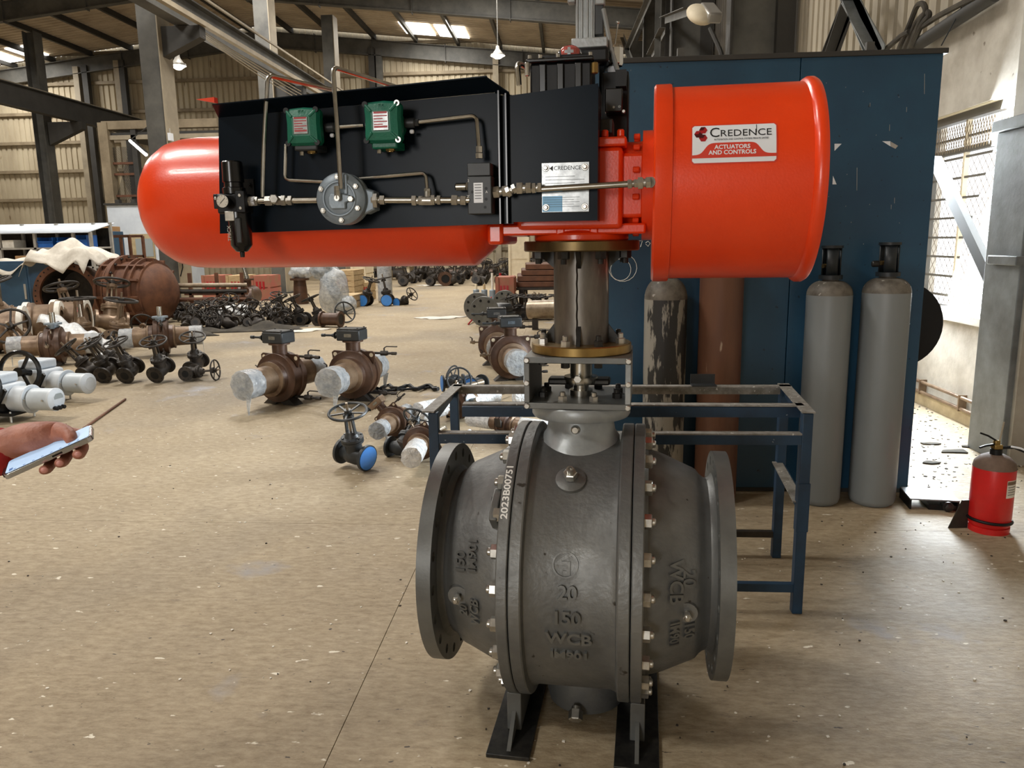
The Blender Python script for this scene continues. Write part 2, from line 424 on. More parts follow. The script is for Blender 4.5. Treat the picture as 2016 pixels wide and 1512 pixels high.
fo = struct(B().bb((XL-.3, YB-.3, -.25), (XR+.6, YF+.3, -.008)).build('floor', 'joint'))
xs = [XL, -21.6, -11.1, -.71, XR+.5]; ys = [YB, 3.9, 14.2, 25.0, YF]
for i in range(4):
    for j in range(4):
        g = .0014
        B().bb((xs[i]+g, ys[j]+g, -.06), (xs[i+1]-g, ys[j+1]-g, 0)).build('slab', 'floor', fo, smooth=0)
# paint flakes and grit lying about
random.seed(5); bw = B(); bd = B()
def chip(b, x, y, r):
    n = random.randint(4, 6); a0 = random.random()*6.28
    h = .0015+random.random()*.003
    P = [(x+r*random.uniform(.5, 1)*cos(a0+6.28*k/n), y+r*random.uniform(.5, 1)*sin(a0+6.28*k/n)) for k in range(n)]
    b.prism(P, (0, 0, .0005), (1, 0, 0), (0, 1, 0), (0, 0, h))
for k in range(260):
    x = random.uniform(-.4, 2.7); y = random.uniform(1.7, 4.2); chip(bw if random.random() < .62 else bd, x, y, random.uniform(.0025, .008))
for k in range(620):
    x = random.uniform(2.0, 3.15); y = random.uniform(4.6, 8.0); chip(bw if random.random() < .4 else bd, x, y, random.uniform(.003, .015))
for k in range(220):
    x = random.uniform(-4, -.5); y = random.uniform(1.6, 6); chip(bw if random.random() < .75 else bd, x, y, random.uniform(.0025, .008))
mat('flake', rgb(226, 220, 208), rough=.8); mat('grit', rgb(58, 50, 44), rough=.9)
o = tag(bw.build('paint_flake_litter', 'flake', smooth=0), 'pale paint flakes and paper crumbs scattered over the floor', 'litter'); o['kind'] = 'stuff'
o = tag(bd.build('grit_litter', 'grit', smooth=0), 'dark grit and grime crumbs scattered over the floor', 'litter'); o['kind'] = 'stuff'

def RZ(x): return 10.78-.105*abs(x+14)      # rafter centre height
# corrugated sheet helper: ribs along direction 'up' over a width
def corr(n, pitch, depth):
    """profile points along the width: list of (s, d)"""
    P = []
    for i in range(n):
        s0 = i*pitch; P += [(s0, 0), (s0+pitch*.62, 0), (s0+pitch*.70, depth), (s0+pitch*.92, depth)]
    P.append((n*pitch, 0)); return P
# far wall
b = B(); P = corr(124, .276, .05); vs = []; fs = []
for s_, d in P:
    x = XL+s_; vs += [(x, YF+d, 0), (x, YF+d, RZ(x)+.66)]
for i in range(len(P)-1): fs.append((2*i, 2*i+2, 2*i+3, 2*i+1))
wf = struct(b.add(vs, fs).build('wall_far', 'clad_beige', smooth=20))
for k in range(8):
    z = 1.15+1.33*k
    B().bb((XL, YF-.14, z-.07), (XR, YF-.02, z+.07)).build('girt', 'girt', wf)
for px, m_ in ((163, 'steelwork_light'), (243, 'steelwork_light'), (253, 'steelwork_dark'), (180, 'steelwork_dark'), (738, 'steelwork_dark'), (752, 'steelwork'), (978, 'steelwork_light'), (1130, 'steelwork'), (-60, 'steelwork')):
    x = atY(px, 250, YF-.3).x
    B().bb((x-.13, YF-.42, 0), (x+.13, YF-.15, RZ(x))).build('wind_post', m_, wf)
# left wall, back wall (with the gate opening)
b = B(); vs = []; fs = []; P = corr(164, .28, .05)
for s_, d in P: vs += [(XL-d, YB+s_, 0), (XL-d, YB+s_, RZ(XL)+.66)]
for i in range(len(P)-1): fs.append((2*i, 2*i+2, 2*i+3, 2*i+1))
struct(b.add(vs, fs).build('wall_left', 'clad_beige', smooth=20))
b = B(); b.bb((XL, YB-.2, 0), (-5.1, YB, 8.5)).bb((-2.7, YB-.2, 0), (XR+.3, YB, 8.5)).bb((-5.1, YB-.2, 3.9), (-2.7, YB, 8.5))
b.prism([(XL, 8.5), (XR+.3, 8.5), (XR+.3, RZ(XR)+.66), (-14, RZ(-14)+.66), (XL, RZ(XL)+.66)], (0, YB-.2, 0), (1, 0, 0), (0, 0, 1), (0, .2, 0))
struct(b.build('wall_back', 'clad_beige', smooth=0))
# right wall: concrete dado with a window, cladding above
WZ0, WZ1, WY0, WY1 = .86, 2.5, 5.45, 7.5; DZ = 3.22
b = B(); b.bb((XR, YB, 0), (XR+.22, WY0, DZ)).bb((XR, WY1, 0), (XR+.22, YF, DZ)).bb((XR, WY0, 0), (XR+.22, WY1, WZ0)).bb((XR, WY0, WZ1), (XR+.22, WY1, DZ))
wr = struct(b.build('wall_right', 'concrete_wall', smooth=0))
mat('clad_shaded', rgb(84, 78, 68), rgb(66, 61, 54), rough=.8, scale=1.2)  # side cladding with the shade deeper in the hall put into its colour
def side_clad(name, y0, y1, m_, pitch=.23):
    n = int((y1-y0)/pitch); P = corr(n, pitch, .045); vs = []; fs = []
    for s_, d in P: vs += [(XR+.06+d, y0+s_, DZ-.02), (XR+.06+d, y0+s_, RZ(XR)+.66)]
    for i in range(len(P)-1): fs.append((2*i, 2*i+2, 2*i+3, 2*i+1))
    return struct(B().add(vs, fs).build(name, m_, smooth=20))
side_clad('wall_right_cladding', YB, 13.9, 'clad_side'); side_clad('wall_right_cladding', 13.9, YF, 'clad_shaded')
# sill, pipes on the wall base
B().bb((XR-.05, WY0, WZ0-.06), (XR+.25, WY1, WZ0)).build('sill', 'concrete_wall', wr)
for z in (.12, .21):
    B().cyl((XR-.045, 4.0, z), (XR-.045, 11.5, z), .015, n=10).build('wall_pipe', 'brown_light', wr)
for y in (6.3, 7.0): B().bb((XR-.064, y-.008, .10), (XR, y+.008, .23)).build('pipe_clip', 'brown_light', wr)
mat('plinth', rgb(196, 180, 146), rgb(160, 144, 114), rough=.9, scale=4)
struct(B().bb((XR-.03, 5.6, 0), (XR, 12, .10)).build('baseboard_right', 'plinth'))
# window: frame, louvre bars, expanded-metal mesh
wn = sempty('window_1', (XR+.11, 6.4, 0))
mat('win_bar', rgb(96, 92, 84), rough=.6); mat('win_mesh', rgb(120, 104, 82), rough=.7)
y0, y1 = WY0-6.4, WY1-6.4
b = B(); b.bb((-.04, y0, WZ1-.07), (.04, y1, WZ1)).bb((-.04, y0, WZ0), (.04, y1, WZ0+.03)).bb((-.04, y1-.04, WZ0), (.04, y1, WZ1)).bb((-.04, y0, WZ0), (.04, y0+.04, WZ1))
b.build('window_frame', 'win_bar', wn)
B().bb((-.09, y0, WZ1-.005), (.1, y1, WZ1+.05)).build('lintel', 'cream', wn)
for k in range(9):
    z = WZ0+.12+.165*k
    B().bb((-.012, y0, z-.009), (.012, y1, z+.009)).build('louvre_bar', 'win_bar', wn)
B().bb((-.03, y0, 2.17), (.02, y1, 2.215)).build('transom', 'win_bar', wn)
for y in (-.12, .48): B().bb((-.02, y-.015, WZ0), (.02, y+.015, WZ1)).build('mullion', 'cream', wn)
b = B(); hz = .052; hy = .021
def mesh_strip(b, za, zb, xo, w):
    n = int((y1-y0)/hy); m = int((zb-za)/hz)
    for i in range(n):
        for j in range(m):
            ya = y0+i*hy; z = za+j*hz; s_ = 1 if (i+j) % 2 else -1
            p = Vec((xo, ya, z+(0 if s_ > 0 else hz))); q = Vec((xo, ya+hy, z+(hz if s_ > 0 else 0)))
            d = Vec((0, 0, w))
            b.add([p-d, q-d, q+d, p+d], [(0, 1, 2, 3)])
mesh_strip(b, 2.19, WZ1-.06, -.05, .0065)
o = b.build('wire_mesh', 'win_mesh', wn, smooth=0, solid=.004); o['kind'] = 'stuff'
b = B(); hy = .045; hz = .05; mesh_strip(b, WZ0+.02, 2.17, .05, .0022)
o = b.build('wire_mesh', 'win_mesh', wn, smooth=0, solid=.003); o['kind'] = 'stuff'

# roof
def roof_half(name, xa, xb, m_):
    L_ = sqrt((xb-xa)**2+(RZ(xb)-RZ(xa))**2); P = corr(int((YF-YB)/.30), .30, .05); vs = []; fs = []
    for s_, d in P: vs += [(xa, YB+s_, RZ(xa)+.62+d), (xb, YB+s_, RZ(xb)+.62+d)]
    for i in range(len(P)-1): fs.append((2*i, 2*i+1, 2*i+3, 2*i+2))
    return struct(B().add(vs, fs).build(name, m_, smooth=20))
rf = roof_half('ceiling', -14, XR+.4, 'roof_sheet'); roof_half('ceiling', XL-.3, -14, 'roof_sheet')
def ibeam(b, p, q, h, w, t=.03, up=(0, 0, 1)):
    p, q = Vec(p), Vec(q); a = (q-p).normalized(); u = Vec(up); u = (u-a*u.dot(a)).normalized()
    b.bar(p, q, t, h, up); b.bar(p+u*(h/2), q+u*(h/2), w, t, up); b.bar(p-u*(h/2), q-u*(h/2), w, t, up); return b
frames = [-2.6, 4.0, 10.6, 17.2, 23.8, 29.0, 36.7]
for y in frames:
    r_ = sempty('roof_rafter', (0, y, 0))
    for xa, xb in ((-14, XR), (XL, -14)):
        ibeam(B(), (xa, 0, RZ(xa)), (xb, 0, RZ(xb)),   .64, .24).build('girder', 'steelwork', r_, smooth=0)
    for x in (-25, -20.7, -17.5, -11.5, -8.85, -5.5, -2.0, 1.0):
        B().bb((x-.012, -.13, RZ(x)-.4), (x+.012, .13, RZ(x)+.4)).build('stiffener', 'steelwork', r_, smooth=0)
for k in range(18):
    x = XL+1.0+k*1.93
    if x > XR: break
    o = struct(B().bb((-.06, YB, 0), (.06, YF, .22)).build('roof_purlin', 'steelwork_dark' if x < -8 else 'steelwork', smooth=0)); o.location = (x, 0, RZ(x)+.4)
# roof lights (translucent sheets); all but the far-end ones unseen, added to light the hall
for i, (xa, xb, ya, yb) in enumerate(((-7.1, -5.8, 34.2, 36.0), (-5.6, -4.3, 34.2, 36.0), (-26.6, -25.4, 34.8, 36.5), (-24.9, -24.0, 34.6, 36.3),
        (-5.7, -3.3, 13.2, 14.8), (-10.7, -8.3, 19.7, 21.3), (-8.7, -6.3, 3.2, 4.8), (-15.2, -12.8, 10.2, 11.8), (-21.2, -18.8, 19.7, 21.3), (-4.2, -1.8, 23.7, 25.3), (-10.2, -7.8, -3.8, -2.2))):
    b = B().prism([(xa, RZ(xa)+.56), (xb, RZ(xb)+.56), (xb, RZ(xb)+.60), (xa, RZ(xa)+.60)], (0, ya, 0), (1, 0, 0), (0, 0, 1), (0, yb-ya, 0))
    struct(b.build('window_%d' % (i+2), 'skylight_glow', smooth=0))
# interior columns
def column(x, y, ztop, w=.42, d=.55, light=True):
    c = sempty('steel_column', (x, y, 0))
    B().bb((-w/2, -.012, 0), (w/2, .012, ztop)).build('web', 'steelwork', c, smooth=0)
    B().bb((-w/2-.02, -d/2, 0), (-w/2, d/2, ztop)).build('flange_plate', 'steelwork', c, smooth=0)
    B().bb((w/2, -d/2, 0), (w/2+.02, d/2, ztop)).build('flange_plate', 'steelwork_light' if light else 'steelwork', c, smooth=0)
    B().bb((-w/2-.12, -d/2-.1, 0), (w/2+.12, d/2+.1, .04)).build('base_plate', 'steelwork_dark', c, smooth=0)
    return c
def boxcol(x, y, ztop, w, d):
    c = sempty('steel_column', (x, y, 0))
    B().bb((-w/2, -d/2, 0), (w/2, d/2, ztop)).build('shaft', 'steelwork', c, smooth=0)
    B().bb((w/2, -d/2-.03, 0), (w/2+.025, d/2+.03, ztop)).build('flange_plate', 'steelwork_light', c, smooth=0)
    B().bb((-w/2-.14, -d/2-.12, 0), (w/2+.16, d/2+.12, .04)).build('base_plate', 'steelwork_dark', c, smooth=0)
    return c
for y in (17.2, 23.8, 30.4): boxcol(-8.95, y, RZ(-8.95)-.36, .44, .5)
for y in (23.8, 30.4): column(-20.7, y, RZ(-20.7)-.36, .42, .5, False)
# crane runway beams
for x, z, ya, yb in ((-8.25, 6.45, 9.0, 36.6), (-19.3, 6.75, 18.0, 36.6)):
    c = sempty('crane_runway', (x, 0, z))
    ibeam(B(), (0, ya, 0), (0, yb, 0), .55 if x > -10 else .75, .32).build('girder', 'steelwork' if x > -10 else 'steelwork_dark', c, smooth=0)
    B().bar((0, ya, .33 if x > -10 else .42), (0, yb, .33 if x > -10 else .42), .06, .07).build('rail', 'steelwork_light', c, smooth=0)
    if x > -10:
        B().bar((.42, ya, -.25), (.42, yb, -.25), .12, .10).build('conductor_bar', 'steelwork_light', c, smooth=0)
        B().bar((.25, ya, .42), (.25, yb, .42), .05, .05).build('conductor_bar', 'steelwork_light', c, smooth=0)
for y in (17.2, 23.8, 30.4):
    c = sempty('crane_bracket', (-8.6, y, 6.0))
    B().prism([(-.15, -.5), (-.15, .14), (.75, .14), (.75, -.1)], (0, -.14, 0), (1, 0, 0), (0, 0, 1), (0, .28, 0)).build('bracket_plate', 'steelwork_dark', c, smooth=0)
for y in (23.8, 30.4):
    c = sempty('crane_bracket', (-20.4, y, 6.2))
    B().prism([(0, -.7), (0, .16), (1.4, .16), (1.4, -.12)], (0, -.14, 0), (1, 0, 0), (0, 0, 1), (0, .28, 0)).build('bracket_plate', 'steelwork_dark', c, smooth=0)
# sagging wires beside the runway
def sag(p, q, s_, n=14):
    p, q = Vec(p), Vec(q); return [p.lerp(q, t/n)-Vec((0, 0, s_*4*(t/n)*(1-t/n))) for t in range(n+1)]
for i, dz in enumerate((0, .05, .1, .15)):
    p = Vec((-7.92+.02*i, 17.2, 6.1-dz)); q = Vec((-7.92+.02*i, 30.4, 6.1-dz))
    tag(B().tube(sag(p, q, .12+.05*i), .012, n=5).build('crane_wire', 'steelwork_light'), 'thin sagging wire strung along the overhead crane runway', 'wire', 'crane runway wires')
# right wall columns
def rcol(y, x0, d, m_, ztop):
    c = sempty('wall_column', (0, y, 0))
    B().bb((x0, -d/2, 0), (XR, d/2, ztop)).build('shaft', m_, c, smooth=0)
    return c
mat('col_conc', rgb(170, 164, 150), rgb(146, 138, 124), rough=.8, scale=3, bump=.1, bscale=14)
mat('col_steel', rgb(120, 124, 124), rgb(92, 94, 92), rough=.5, scale=4, bump=.05)
c = rcol(5.36, 2.94, .36, 'col_conc', RZ(XR))
B().bb((2.86, -.22, 0), (2.94, .2, 2.16)).build('steel_facing', 'col_steel', c, bevel=.006)
B().bb((2.83, -.24, 2.16), (2.97, .22, 2.235)).build('ledge', 'col_steel', c, bevel=.006)
B().bb((2.82, -.24, 1.30), (2.95, .10, 1.36)).build('ledge', 'col_steel', c, bevel=.006)
B().bb((2.9, -.26, 0), (3.1, -.18, 2.6)).build('steel_facing', 'col_conc', c)
for y in (11.95, 18.5, 25.1, 31.7):
    c = rcol(y, 2.95, .3, 'steelwork_dark', RZ(XR))
    B().bb((2.32, -.012, 0), (2.96, .012, RZ(XR))).build('web', 'steelwork', c, smooth=0)
    B().bb((2.30, -.16, 0), (2.33, .16, RZ(XR))).build('flange_plate', 'steelwork_dark', c, smooth=0)
def brace(p, q, w=.1, m_='steelwork_dark', name='wall_brace'):
    return struct(B().angle(p, q, w, .012, up=(1, 0, 0)).build(name, m_, smooth=0))
brace((2.98, 9.3, 3.45), (2.98, 8.72, 3.95), .12); brace((2.98, 8.0, 3.2), (2.98, 8.8, 3.95), .12, 'col_steel')
brace(atX(1640, 110, 2.98), atX(1693, -20, 2.98), .12); brace(atX(1740, 100, 2.98), atX(1672, -25, 2.98), .12, 'col_steel')
struct(B().bar(atX(1843, 318, 2.98), atX(1950, 545, 2.9), .10, .05, up=(1, 0, 0)).build('wall_brace', 'steelwork_dark', smooth=0))
for a, c_ in (((1232, 110), (1290, -20)), ((1300, 115), (1303, -20)), ((1283, 112), (1310, 60)), ((1310, 40), (1360, 22)), ((1246, 118), (1228, 70))):
    brace(atX(a[0], a[1], 2.2), atX(c_[0], c_[1], 2.2), .14, 'steelwork')
# conduit and looped hoses along the top of the dado
tag(B().cyl(atX(1800, 92, 3.1), atX(1960, -12, 3.1), .055, n=12).build('conduit_pipe', 'steelwork_dark'), 'thick dusty dark conduit rising along the top of the concrete wall', 'pipe')
random.seed(3)
for i, pts in enumerate((((1745, 96), (1775, 70), (1790, 62)), ((1770, 96), (1790, 50), (1806, 8), (1818, 6), (1824, 22), (1812, 40), (1800, 70), (1790, 96)),
        ((1780, 96), (1806, 40), (1826, 22), (1831, 30), (1815, 46), (1795, 92)), ((1782, 98), (1800, 62), (1850, 30), (1900, 4), (1940, -14)))):
    p = [atX(a, c_, 3.02+.012*i) for a, c_ in pts]
    tag(B().tube(p, .024, n=8, bend=.06).build('rubber_hose', 'cloth_dark'), ['short stub of dark hose behind the blue enclosure top', 'tall looped dark hose hanging from the wall conduit', 'small looped dark hose beside the tall loop', 'dark hose running up along the wall conduit'][i], 'hose', 'hoses on the wall conduit')
tag(B().tube([atX(1853, 90, 3.0), atX(1880, 40, 3.05), atX(1900, 0, 3.08), atX(1912, -20, 3.1)], .005, n=5).build('thin_wire', 'black'), 'thin black wire hanging across the pale concrete wall', 'wire')
# ================================================================ the big actuated ball valve
AV = thing('actuated_ball_valve', 'large grey ball valve on the floor topped by a red actuator and black control panel', 'valve', (VX, VY, 0), VROT)
ZC = .498
def VC(px, py, zc, R):
    """pixel -> front surface point of a cylinder along local x"""
    o = _vm @ CC; d = (_vm @ (CC+ray(px, py))) - o
    a = d.y**2+d.z**2; bq = 2*(o.y*d.y+(o.z-zc)*d.z); c = o.y**2+(o.z-zc)**2-R*R
    D = bq*bq-4*a*c; t = (-bq-sqrt(max(D, 0)))/(2*a); return o+d*t
def wrap(geo, x0, zc, R, ang0, rot=0.0):
    """map flat lettering (x right, y up, z out) onto the front of a cylinder along local x; R may be fn(x)"""
    out = []
    for p in geo:
        u = p.x*cos(rot)-p.y*sin(rot); v = p.x*sin(rot)+p.y*cos(rot)
        x = x0+u; r0 = R(x) if callable(R) else R
        a = ang0+v/r0; r = r0+p.z
        out.append(Vec((x, -r*cos(a), zc+r*sin(a))))
    return out
def angof(p, zc): return atan2(p.z-zc, -p.y)
def emboss(b, s, size, px, py, R, zc=ZC, ext=.0025, rot=0.0, bold=0.0, xs=1.0, align='CENTER'):
    r0 = R(V(px, py, -.3).x) if callable(R) else R
    p = VC(px, py, zc, r0); vs, fs = text_geo(s, size, ext, align=align, bold=bold, xs=xs)
    b.add(wrap(vs, p.x, zc, R, angof(p, zc), rot), fs); return b
# --- body
RB = .398
body = B().lathe([(-.165, .06), (-.165, .427), (-.162, .43), (-.134, .43), (-.130, .427), (-.126, .405), (-.110, RB), (.110, RB), (.126, .405), (.130, .427), (.134, .43), (.162, .43), (.165, .427), (.165, .06)], (0, 0, ZC), (1, 0, 0), 96).build('body', 'valve_grey', AV)
for a_ in (('20', .054, 1117, 1168, 1), ('150', .054, 1115, 1217, 1), ('WCB', .05, 1120, 1256, 1.1), ('IM901', .035, 1122, 1287, 1.25)):
    emboss(B(), a_[0], a_[1], a_[2], a_[3], RB+.001, bold=.0012, ext=.009, xs=a_[4]).build('cast_lettering', 'valve_mach', body)
# emblem: ring with a stylised zig-zag letter
p = VC(1113, 1112, ZC, RB); g = B(); g.ring((0, 0, -.002), (0, 0, 1), .036, .0315, .006, 40)
g.prism([(.006, .03), (-.026, .006), (-.026, .0), (.004, .0), (.004, -.016), (-.006, -.016), (-.002, -.027), (.014, -.027), (.014, .009), (-.010, .009), (.020, .027)], (0, 0, -.002), (1, 0, 0), (0, 1, 0), (0, 0, .006))
b = B().add(wrap([Vec(q) for q in g.v], p.x, ZC, RB, angof(p, ZC)), g.f); b.build('cast_emblem', 'valve_grey', body)
# upper and lower boss with plugs
p = VC(1124, 945, ZC, RB); n_ = Vec((0, p.y, p.z-ZC)).normalized()
B().lathe([(-.03, .05), (.006, .044), (.012, .030), (.012, 0)], p, n_, 28).build('plug_boss', 'valve_grey', body)
B().lathe([(0, .016), (.012, .016), (.012, 0)], p+n_*.010, n_, 16).hex(p+n_*.016, n_, .020, .022).lathe([(0, 0), (0, .010), (.016, .010), (.016, .006), (.008, .006), (.008, 0)], p+n_*.037, n_, 14).build('vent_plug', 'zinc', body)
B().lathe([(0, 0), (0, .12), (.05, .13), (.12, .13)], (0.02, -.02, .022), (0, 0, 1), 32).build('trunnion_pad', 'valve_grey', AV)
B().hex((0, -.17, .052), (0, -.55, -.4), .022, .03).cyl((0, -.16, .06), (0, -.19, .036), .014).build('drain_plug', 'zinc', AV)
# --- end pieces with holed end flanges
def holed_disc(b, x0, x1, R, r0, rb, rh, n, zc=ZC):
    m = 12; seg = 2*pi/n
    def P(x, r, a): return Vec((x, r*cos(a), zc+r*sin(a)))
    for x, flip in ((x0, 1), (x1, 0)):
        for i in range(n):
            a = i*seg; H = []; O = []
            for k in range(m):
                t = 2*pi*k/m+pi/4
                cy, cz = rb+rh*cos(t), rh*sin(t); H.append((sqrt(cy*cy+cz*cz), a+atan2(cz, cy)))
                # matching point on the sector border (square-like mapping)
                c_, s_ = cos(t), sin(t); k_ = max(abs(c_), abs(s_)); u, v = c_/k_, s_/k_
                O.append(((R if u > 0 else r0)*abs(u)+(1-abs(u))*rb if True else 0, a+v*seg/2))
            vs = [P(x, *q) for q in H]+[P(x, *q) for q in O]
            fs = [(k, (k+1) % m, m+(k+1) % m, m+k) for k in range(m)]
            if flip: fs = [f[::-1] for f in fs]
            b.add(vs, fs)
    for i in range(n):
        a = i*seg; vs = []
        for x in (x0, x1):
            for k in range(m):
                t = 2*pi*k/m+pi/4; y, z = rb+rh*cos(t), rh*sin(t); vs.append(Vec((x, y*cos(a)-z*sin(a), zc+y*sin(a)+z*cos(a))))
        b.add(vs, [(k, (k+1) % m, m+(k+1) % m, m+k) for k in range(m)])
    b.lathe([(x0, R), (x1, R)], (0, 0, zc), (1, 0, 0), n*4); b.lathe([(x0, r0), (x1, r0)], (0, 0, zc), (1, 0, 0), n*4)
def rcl(ax):
    pr = [(.20, .350), (.225, .346), (.26, .334), (.30, .316), (.335, .300), (.355, .292), (.372, .270), (.388, .262), (.406, .272), (.41, .285)]
    ax = abs(ax)
    for i in range(len(pr)-1):
        if ax <= pr[i+1][0]: t = max(0, (ax-pr[i][0])/(pr[i+1][0]-pr[i][0])); return pr[i][1]*(1-t)+pr[i+1][1]*t
    return pr[-1][1]
nut0 = None
for s_ in (-1, 1):
    prof = [(s_*.168, .10), (s_*.168, .427), (s_*.171, .43), (s_*.197, .43), (s_*.20, .427), (s_*.20, .36)]
    prof += [(s_*(.20+.0105*k), rcl(.20+.0105*k)) for k in range(1, 21)]+[(s_*.41, .24), (s_*.3, .235), (s_*.25, .20)]
    ep = B().lathe(prof, (0, 0, ZC), (1, 0, 0), 96).build('end_piece', 'valve_grey', AV)
    b = B(); xa, xb = (s_*.4056, s_*.4486); holed_disc(b, min(xa, xb), max(xa, xb), .349, .245, .3175, .0155, 20)
    b.ring((s_*.4486, 0, ZC), (s_, 0, 0), .292, .245, .003, 64)
    b.build('end_flange', 'valve_mach', AV)
    for k in range(24):
        a = 2*pi*(k+.5)/24
        if nut0 is None:
            nb = B().hex((0, 0, 0), (1, 0, 0), .0215, .021).cylb((.015, 0, 0), (.031, 0, 0), .012, .003, 12)
            nut0 = nb.build('stud_nut', 'zinc', ep); o = nut0
        else: o = inst(nut0, ep)
        o.location = (s_*.2, .395*cos(a), ZC+.395*sin(a)); o.rotation_euler = (a*1.0, 0, 0 if s_ > 0 else pi)
    if s_ > 0:
        TX = (('WCB', .052, 1331, 1146), ('20', .048, 1356, 1138), ('IM901', .036, 1327, 1248), ('150', .04, 1356, 1238)); tr_ = -pi/2; p = VC(1352, 1203, ZC, .30)
    else:
        TX = (('150', .042, 908, 1106), ('IM901', .038, 931, 1092), ('20', .036, 914, 1197), ('WCB', .038, 936, 1203)); tr_ = pi/2; p = VC(903, 1170, ZC, .30)
    for a_ in TX: emboss(B(), a_[0], a_[1], a_[2], a_[3], rcl, rot=tr_, ext=.009, bold=.001).build('cast_lettering', 'valve_mach', ep)
    n_ = Vec((0, p.y, p.z-ZC)).normalized()
    B().cyl(p-n_*.03, p+n_*.010, .034, .030, 20).build('drain_boss', 'valve_grey', ep)
    B().cylb(p+n_*.008, p+n_*.045, .009, .003, 12).hex(p+n_*.024, n_, .013, .016).build('drain_plug', 'zinc', ep)
# painted serial number on the left joint flange rim
p0 = VC(990, 1022, ZC, .432); p1 = VC(1011, 918, ZC, .432)
vs, fs = text_geo('2023B00751', .030, .0006, align='LEFT', bold=.0006)
L0 = max(v.x for v in vs); L1 = .432*(angof(p1, ZC)-angof(p0, ZC)); vs = [Vec((v.x*L1/L0, v.y*.9, v.z)) for v in vs]
B().add(wrap(vs, -.184, ZC, .4308, angof(p0, ZC), pi/2), fs).build('painted_number', 'white_ink', AV)
# lifting lug at the left joint
B().prism([(-.05, 0), (.05, 0), (.05, .05), (.02, .11), (-.02, .11), (-.05, .05)], (-.232, -.30, ZC+.20), (0, -.75, .66), (0, .66, .75), (.024, 0, 0)).build('lifting_lug', 'valve_mach', AV, bevel=.004)
B().cyl((-.2335, -.27, ZC+.262), (-.2065, -.27, ZC+.262), .018, n=16).build('lug_hole', 'black', AV)
# legs
for x in (-.185, .19):
    arc = [(y, ZC-sqrt(.43**2-y*y)) for y in [-.235+.047*k for k in range(11)]]
    lg = B().prism([(.235, .012)]+[(-.235, .012)]+arc, (x-.022, 0, 0), (0, 1, 0), (0, 0, 1), (.044, 0, 0)).build('leg', 'valve_mach', AV, smooth=20, bevel=.003)
    B().bb((x-.065, -.36, 0), (x+.065, .36, .013)).build('foot_plate', 'dark_bolt', lg, bevel=.002)
    B().prism([(0, .013), (.11, .013), (.0, .08)], (x-.006, -.23, 0), (0, -1, 0), (0, 0, 1), (.012, 0, 0)).build('gusset', 'valve_mach', lg)
# --- neck and mounting box
B().lathe([(0, .16), (.05, .125), (.075, .107), (.11, .101), (.14, .101)], (0, 0, ZC+.345), (0, 0, 1), 48).build('neck', 'cast_light', AV)
B().lathe([(0, .101), (.0, .148), (.006, .152), (.034, .152), (.040, .148), (.040, 0)], (0, 0, .968), (0, 0, 1), 56).build('neck_flange', 'cast_light', AV)
p = V(1133, 845, -.101); B().cylb((p.x, -.09, p.z), (p.x, -.118, p.z), .013, .004, 16).build('grease_nipple', 'zinc', AV)
bx = B().bb((-.157, -.14, 1.009), (.155, .14, 1.028)).build('mounting_box', 'valve_mach', AV, bevel=.002)
B().bb((-.157, -.14, 1.146), (.155, .14, 1.165)).build('top_plate', 'valve_mach', bx, bevel=.002)
for x in (-.157, .139): B().bb((x, -.14, 1.028), (x+.016, .14, 1.146)).build('side_plate', 'cast_light' if x > 0 else 'valve_mach', bx, bevel=.0015)
for x in (-.149, .147):
    for z in (1.018, 1.087, 1.155): B().cylb((x, -.138, z), (x, -.147, z), .0085, .002, 12).build('screw_head', 'zinc', bx)
# stem and coupling in the box
B().lathe([(0, 0), (0, .036), (.03, .036), (.03, .024), (.05, .024), (.05, .052), (.062, .055), (.072, .052), (.072, .034), (.16, .034), (.16, 0)], (0, 0, 1.015), (0, 0, 1), 32).build('stem', 'steel', bx)
B().bb((-.10, -.03, 1.062), (.09, .03, 1.082)).build('position_pointer', 'dark_bolt', bx, bevel=.006)
B().hex((-.005, -.062, 1.088), (0, -1, 0), .013, .012).build('key_screw', 'zinc', bx)
for k in range(8):
    a = 2*pi*(k+.5)/8; x, y = .122*cos(a), .112*sin(a)
    B().hex((x, y, 1.028), (0, 0, 1), .0145, .016, rot=a).cylb((x, y, 1.036), (x, y, 1.056), .0085, .002, 10).build('stud_nut', 'zinc' if y < 0 and abs(x) < .08 else 'dark_bolt', bx)
# --- spool between box and actuator
sp = B().lathe([(0, 0), (0, .148), (.003, .152), (.026, .152), (.029, .149), (.029, 0)], (0, 0, 1.165), (0, 0, 1), 72).build('spool_base_flange', 'brass', AV)
B().lathe([(0, .083), (.277, .083)], (0, 0, 1.194), (0, 0, 1), 48).build('spool_pipe', 'raw_steel', AV)
su = B().lathe([(0, 0), (0, .169), (.003, .172), (.027, .172), (.030, .169), (.030, 0)], (0, 0, 1.468), (0, 0, 1), 72).build('spool_top_flange', 'brass_dark', AV)
for k in range(4):
    a = k*pi/2; u = Vec((cos(a), sin(a), 0)); w = Vec((-sin(a), cos(a), 0))
    B().prism([(.078, 0), (.125, 0), (.083, .055), (.078, .055)], w*-.006+Vec((0, 0, 1.194)), u, (0, 0, 1), w*.012).build('gusset', 'dark_bolt', AV)
    B().prism([(.078, 0), (.14, 0), (.083, -.05), (.078, -.05)], w*-.006+Vec((0, 0, 1.468)), u, (0, 0, 1), w*.012).build('gusset', 'dark_bolt', AV)
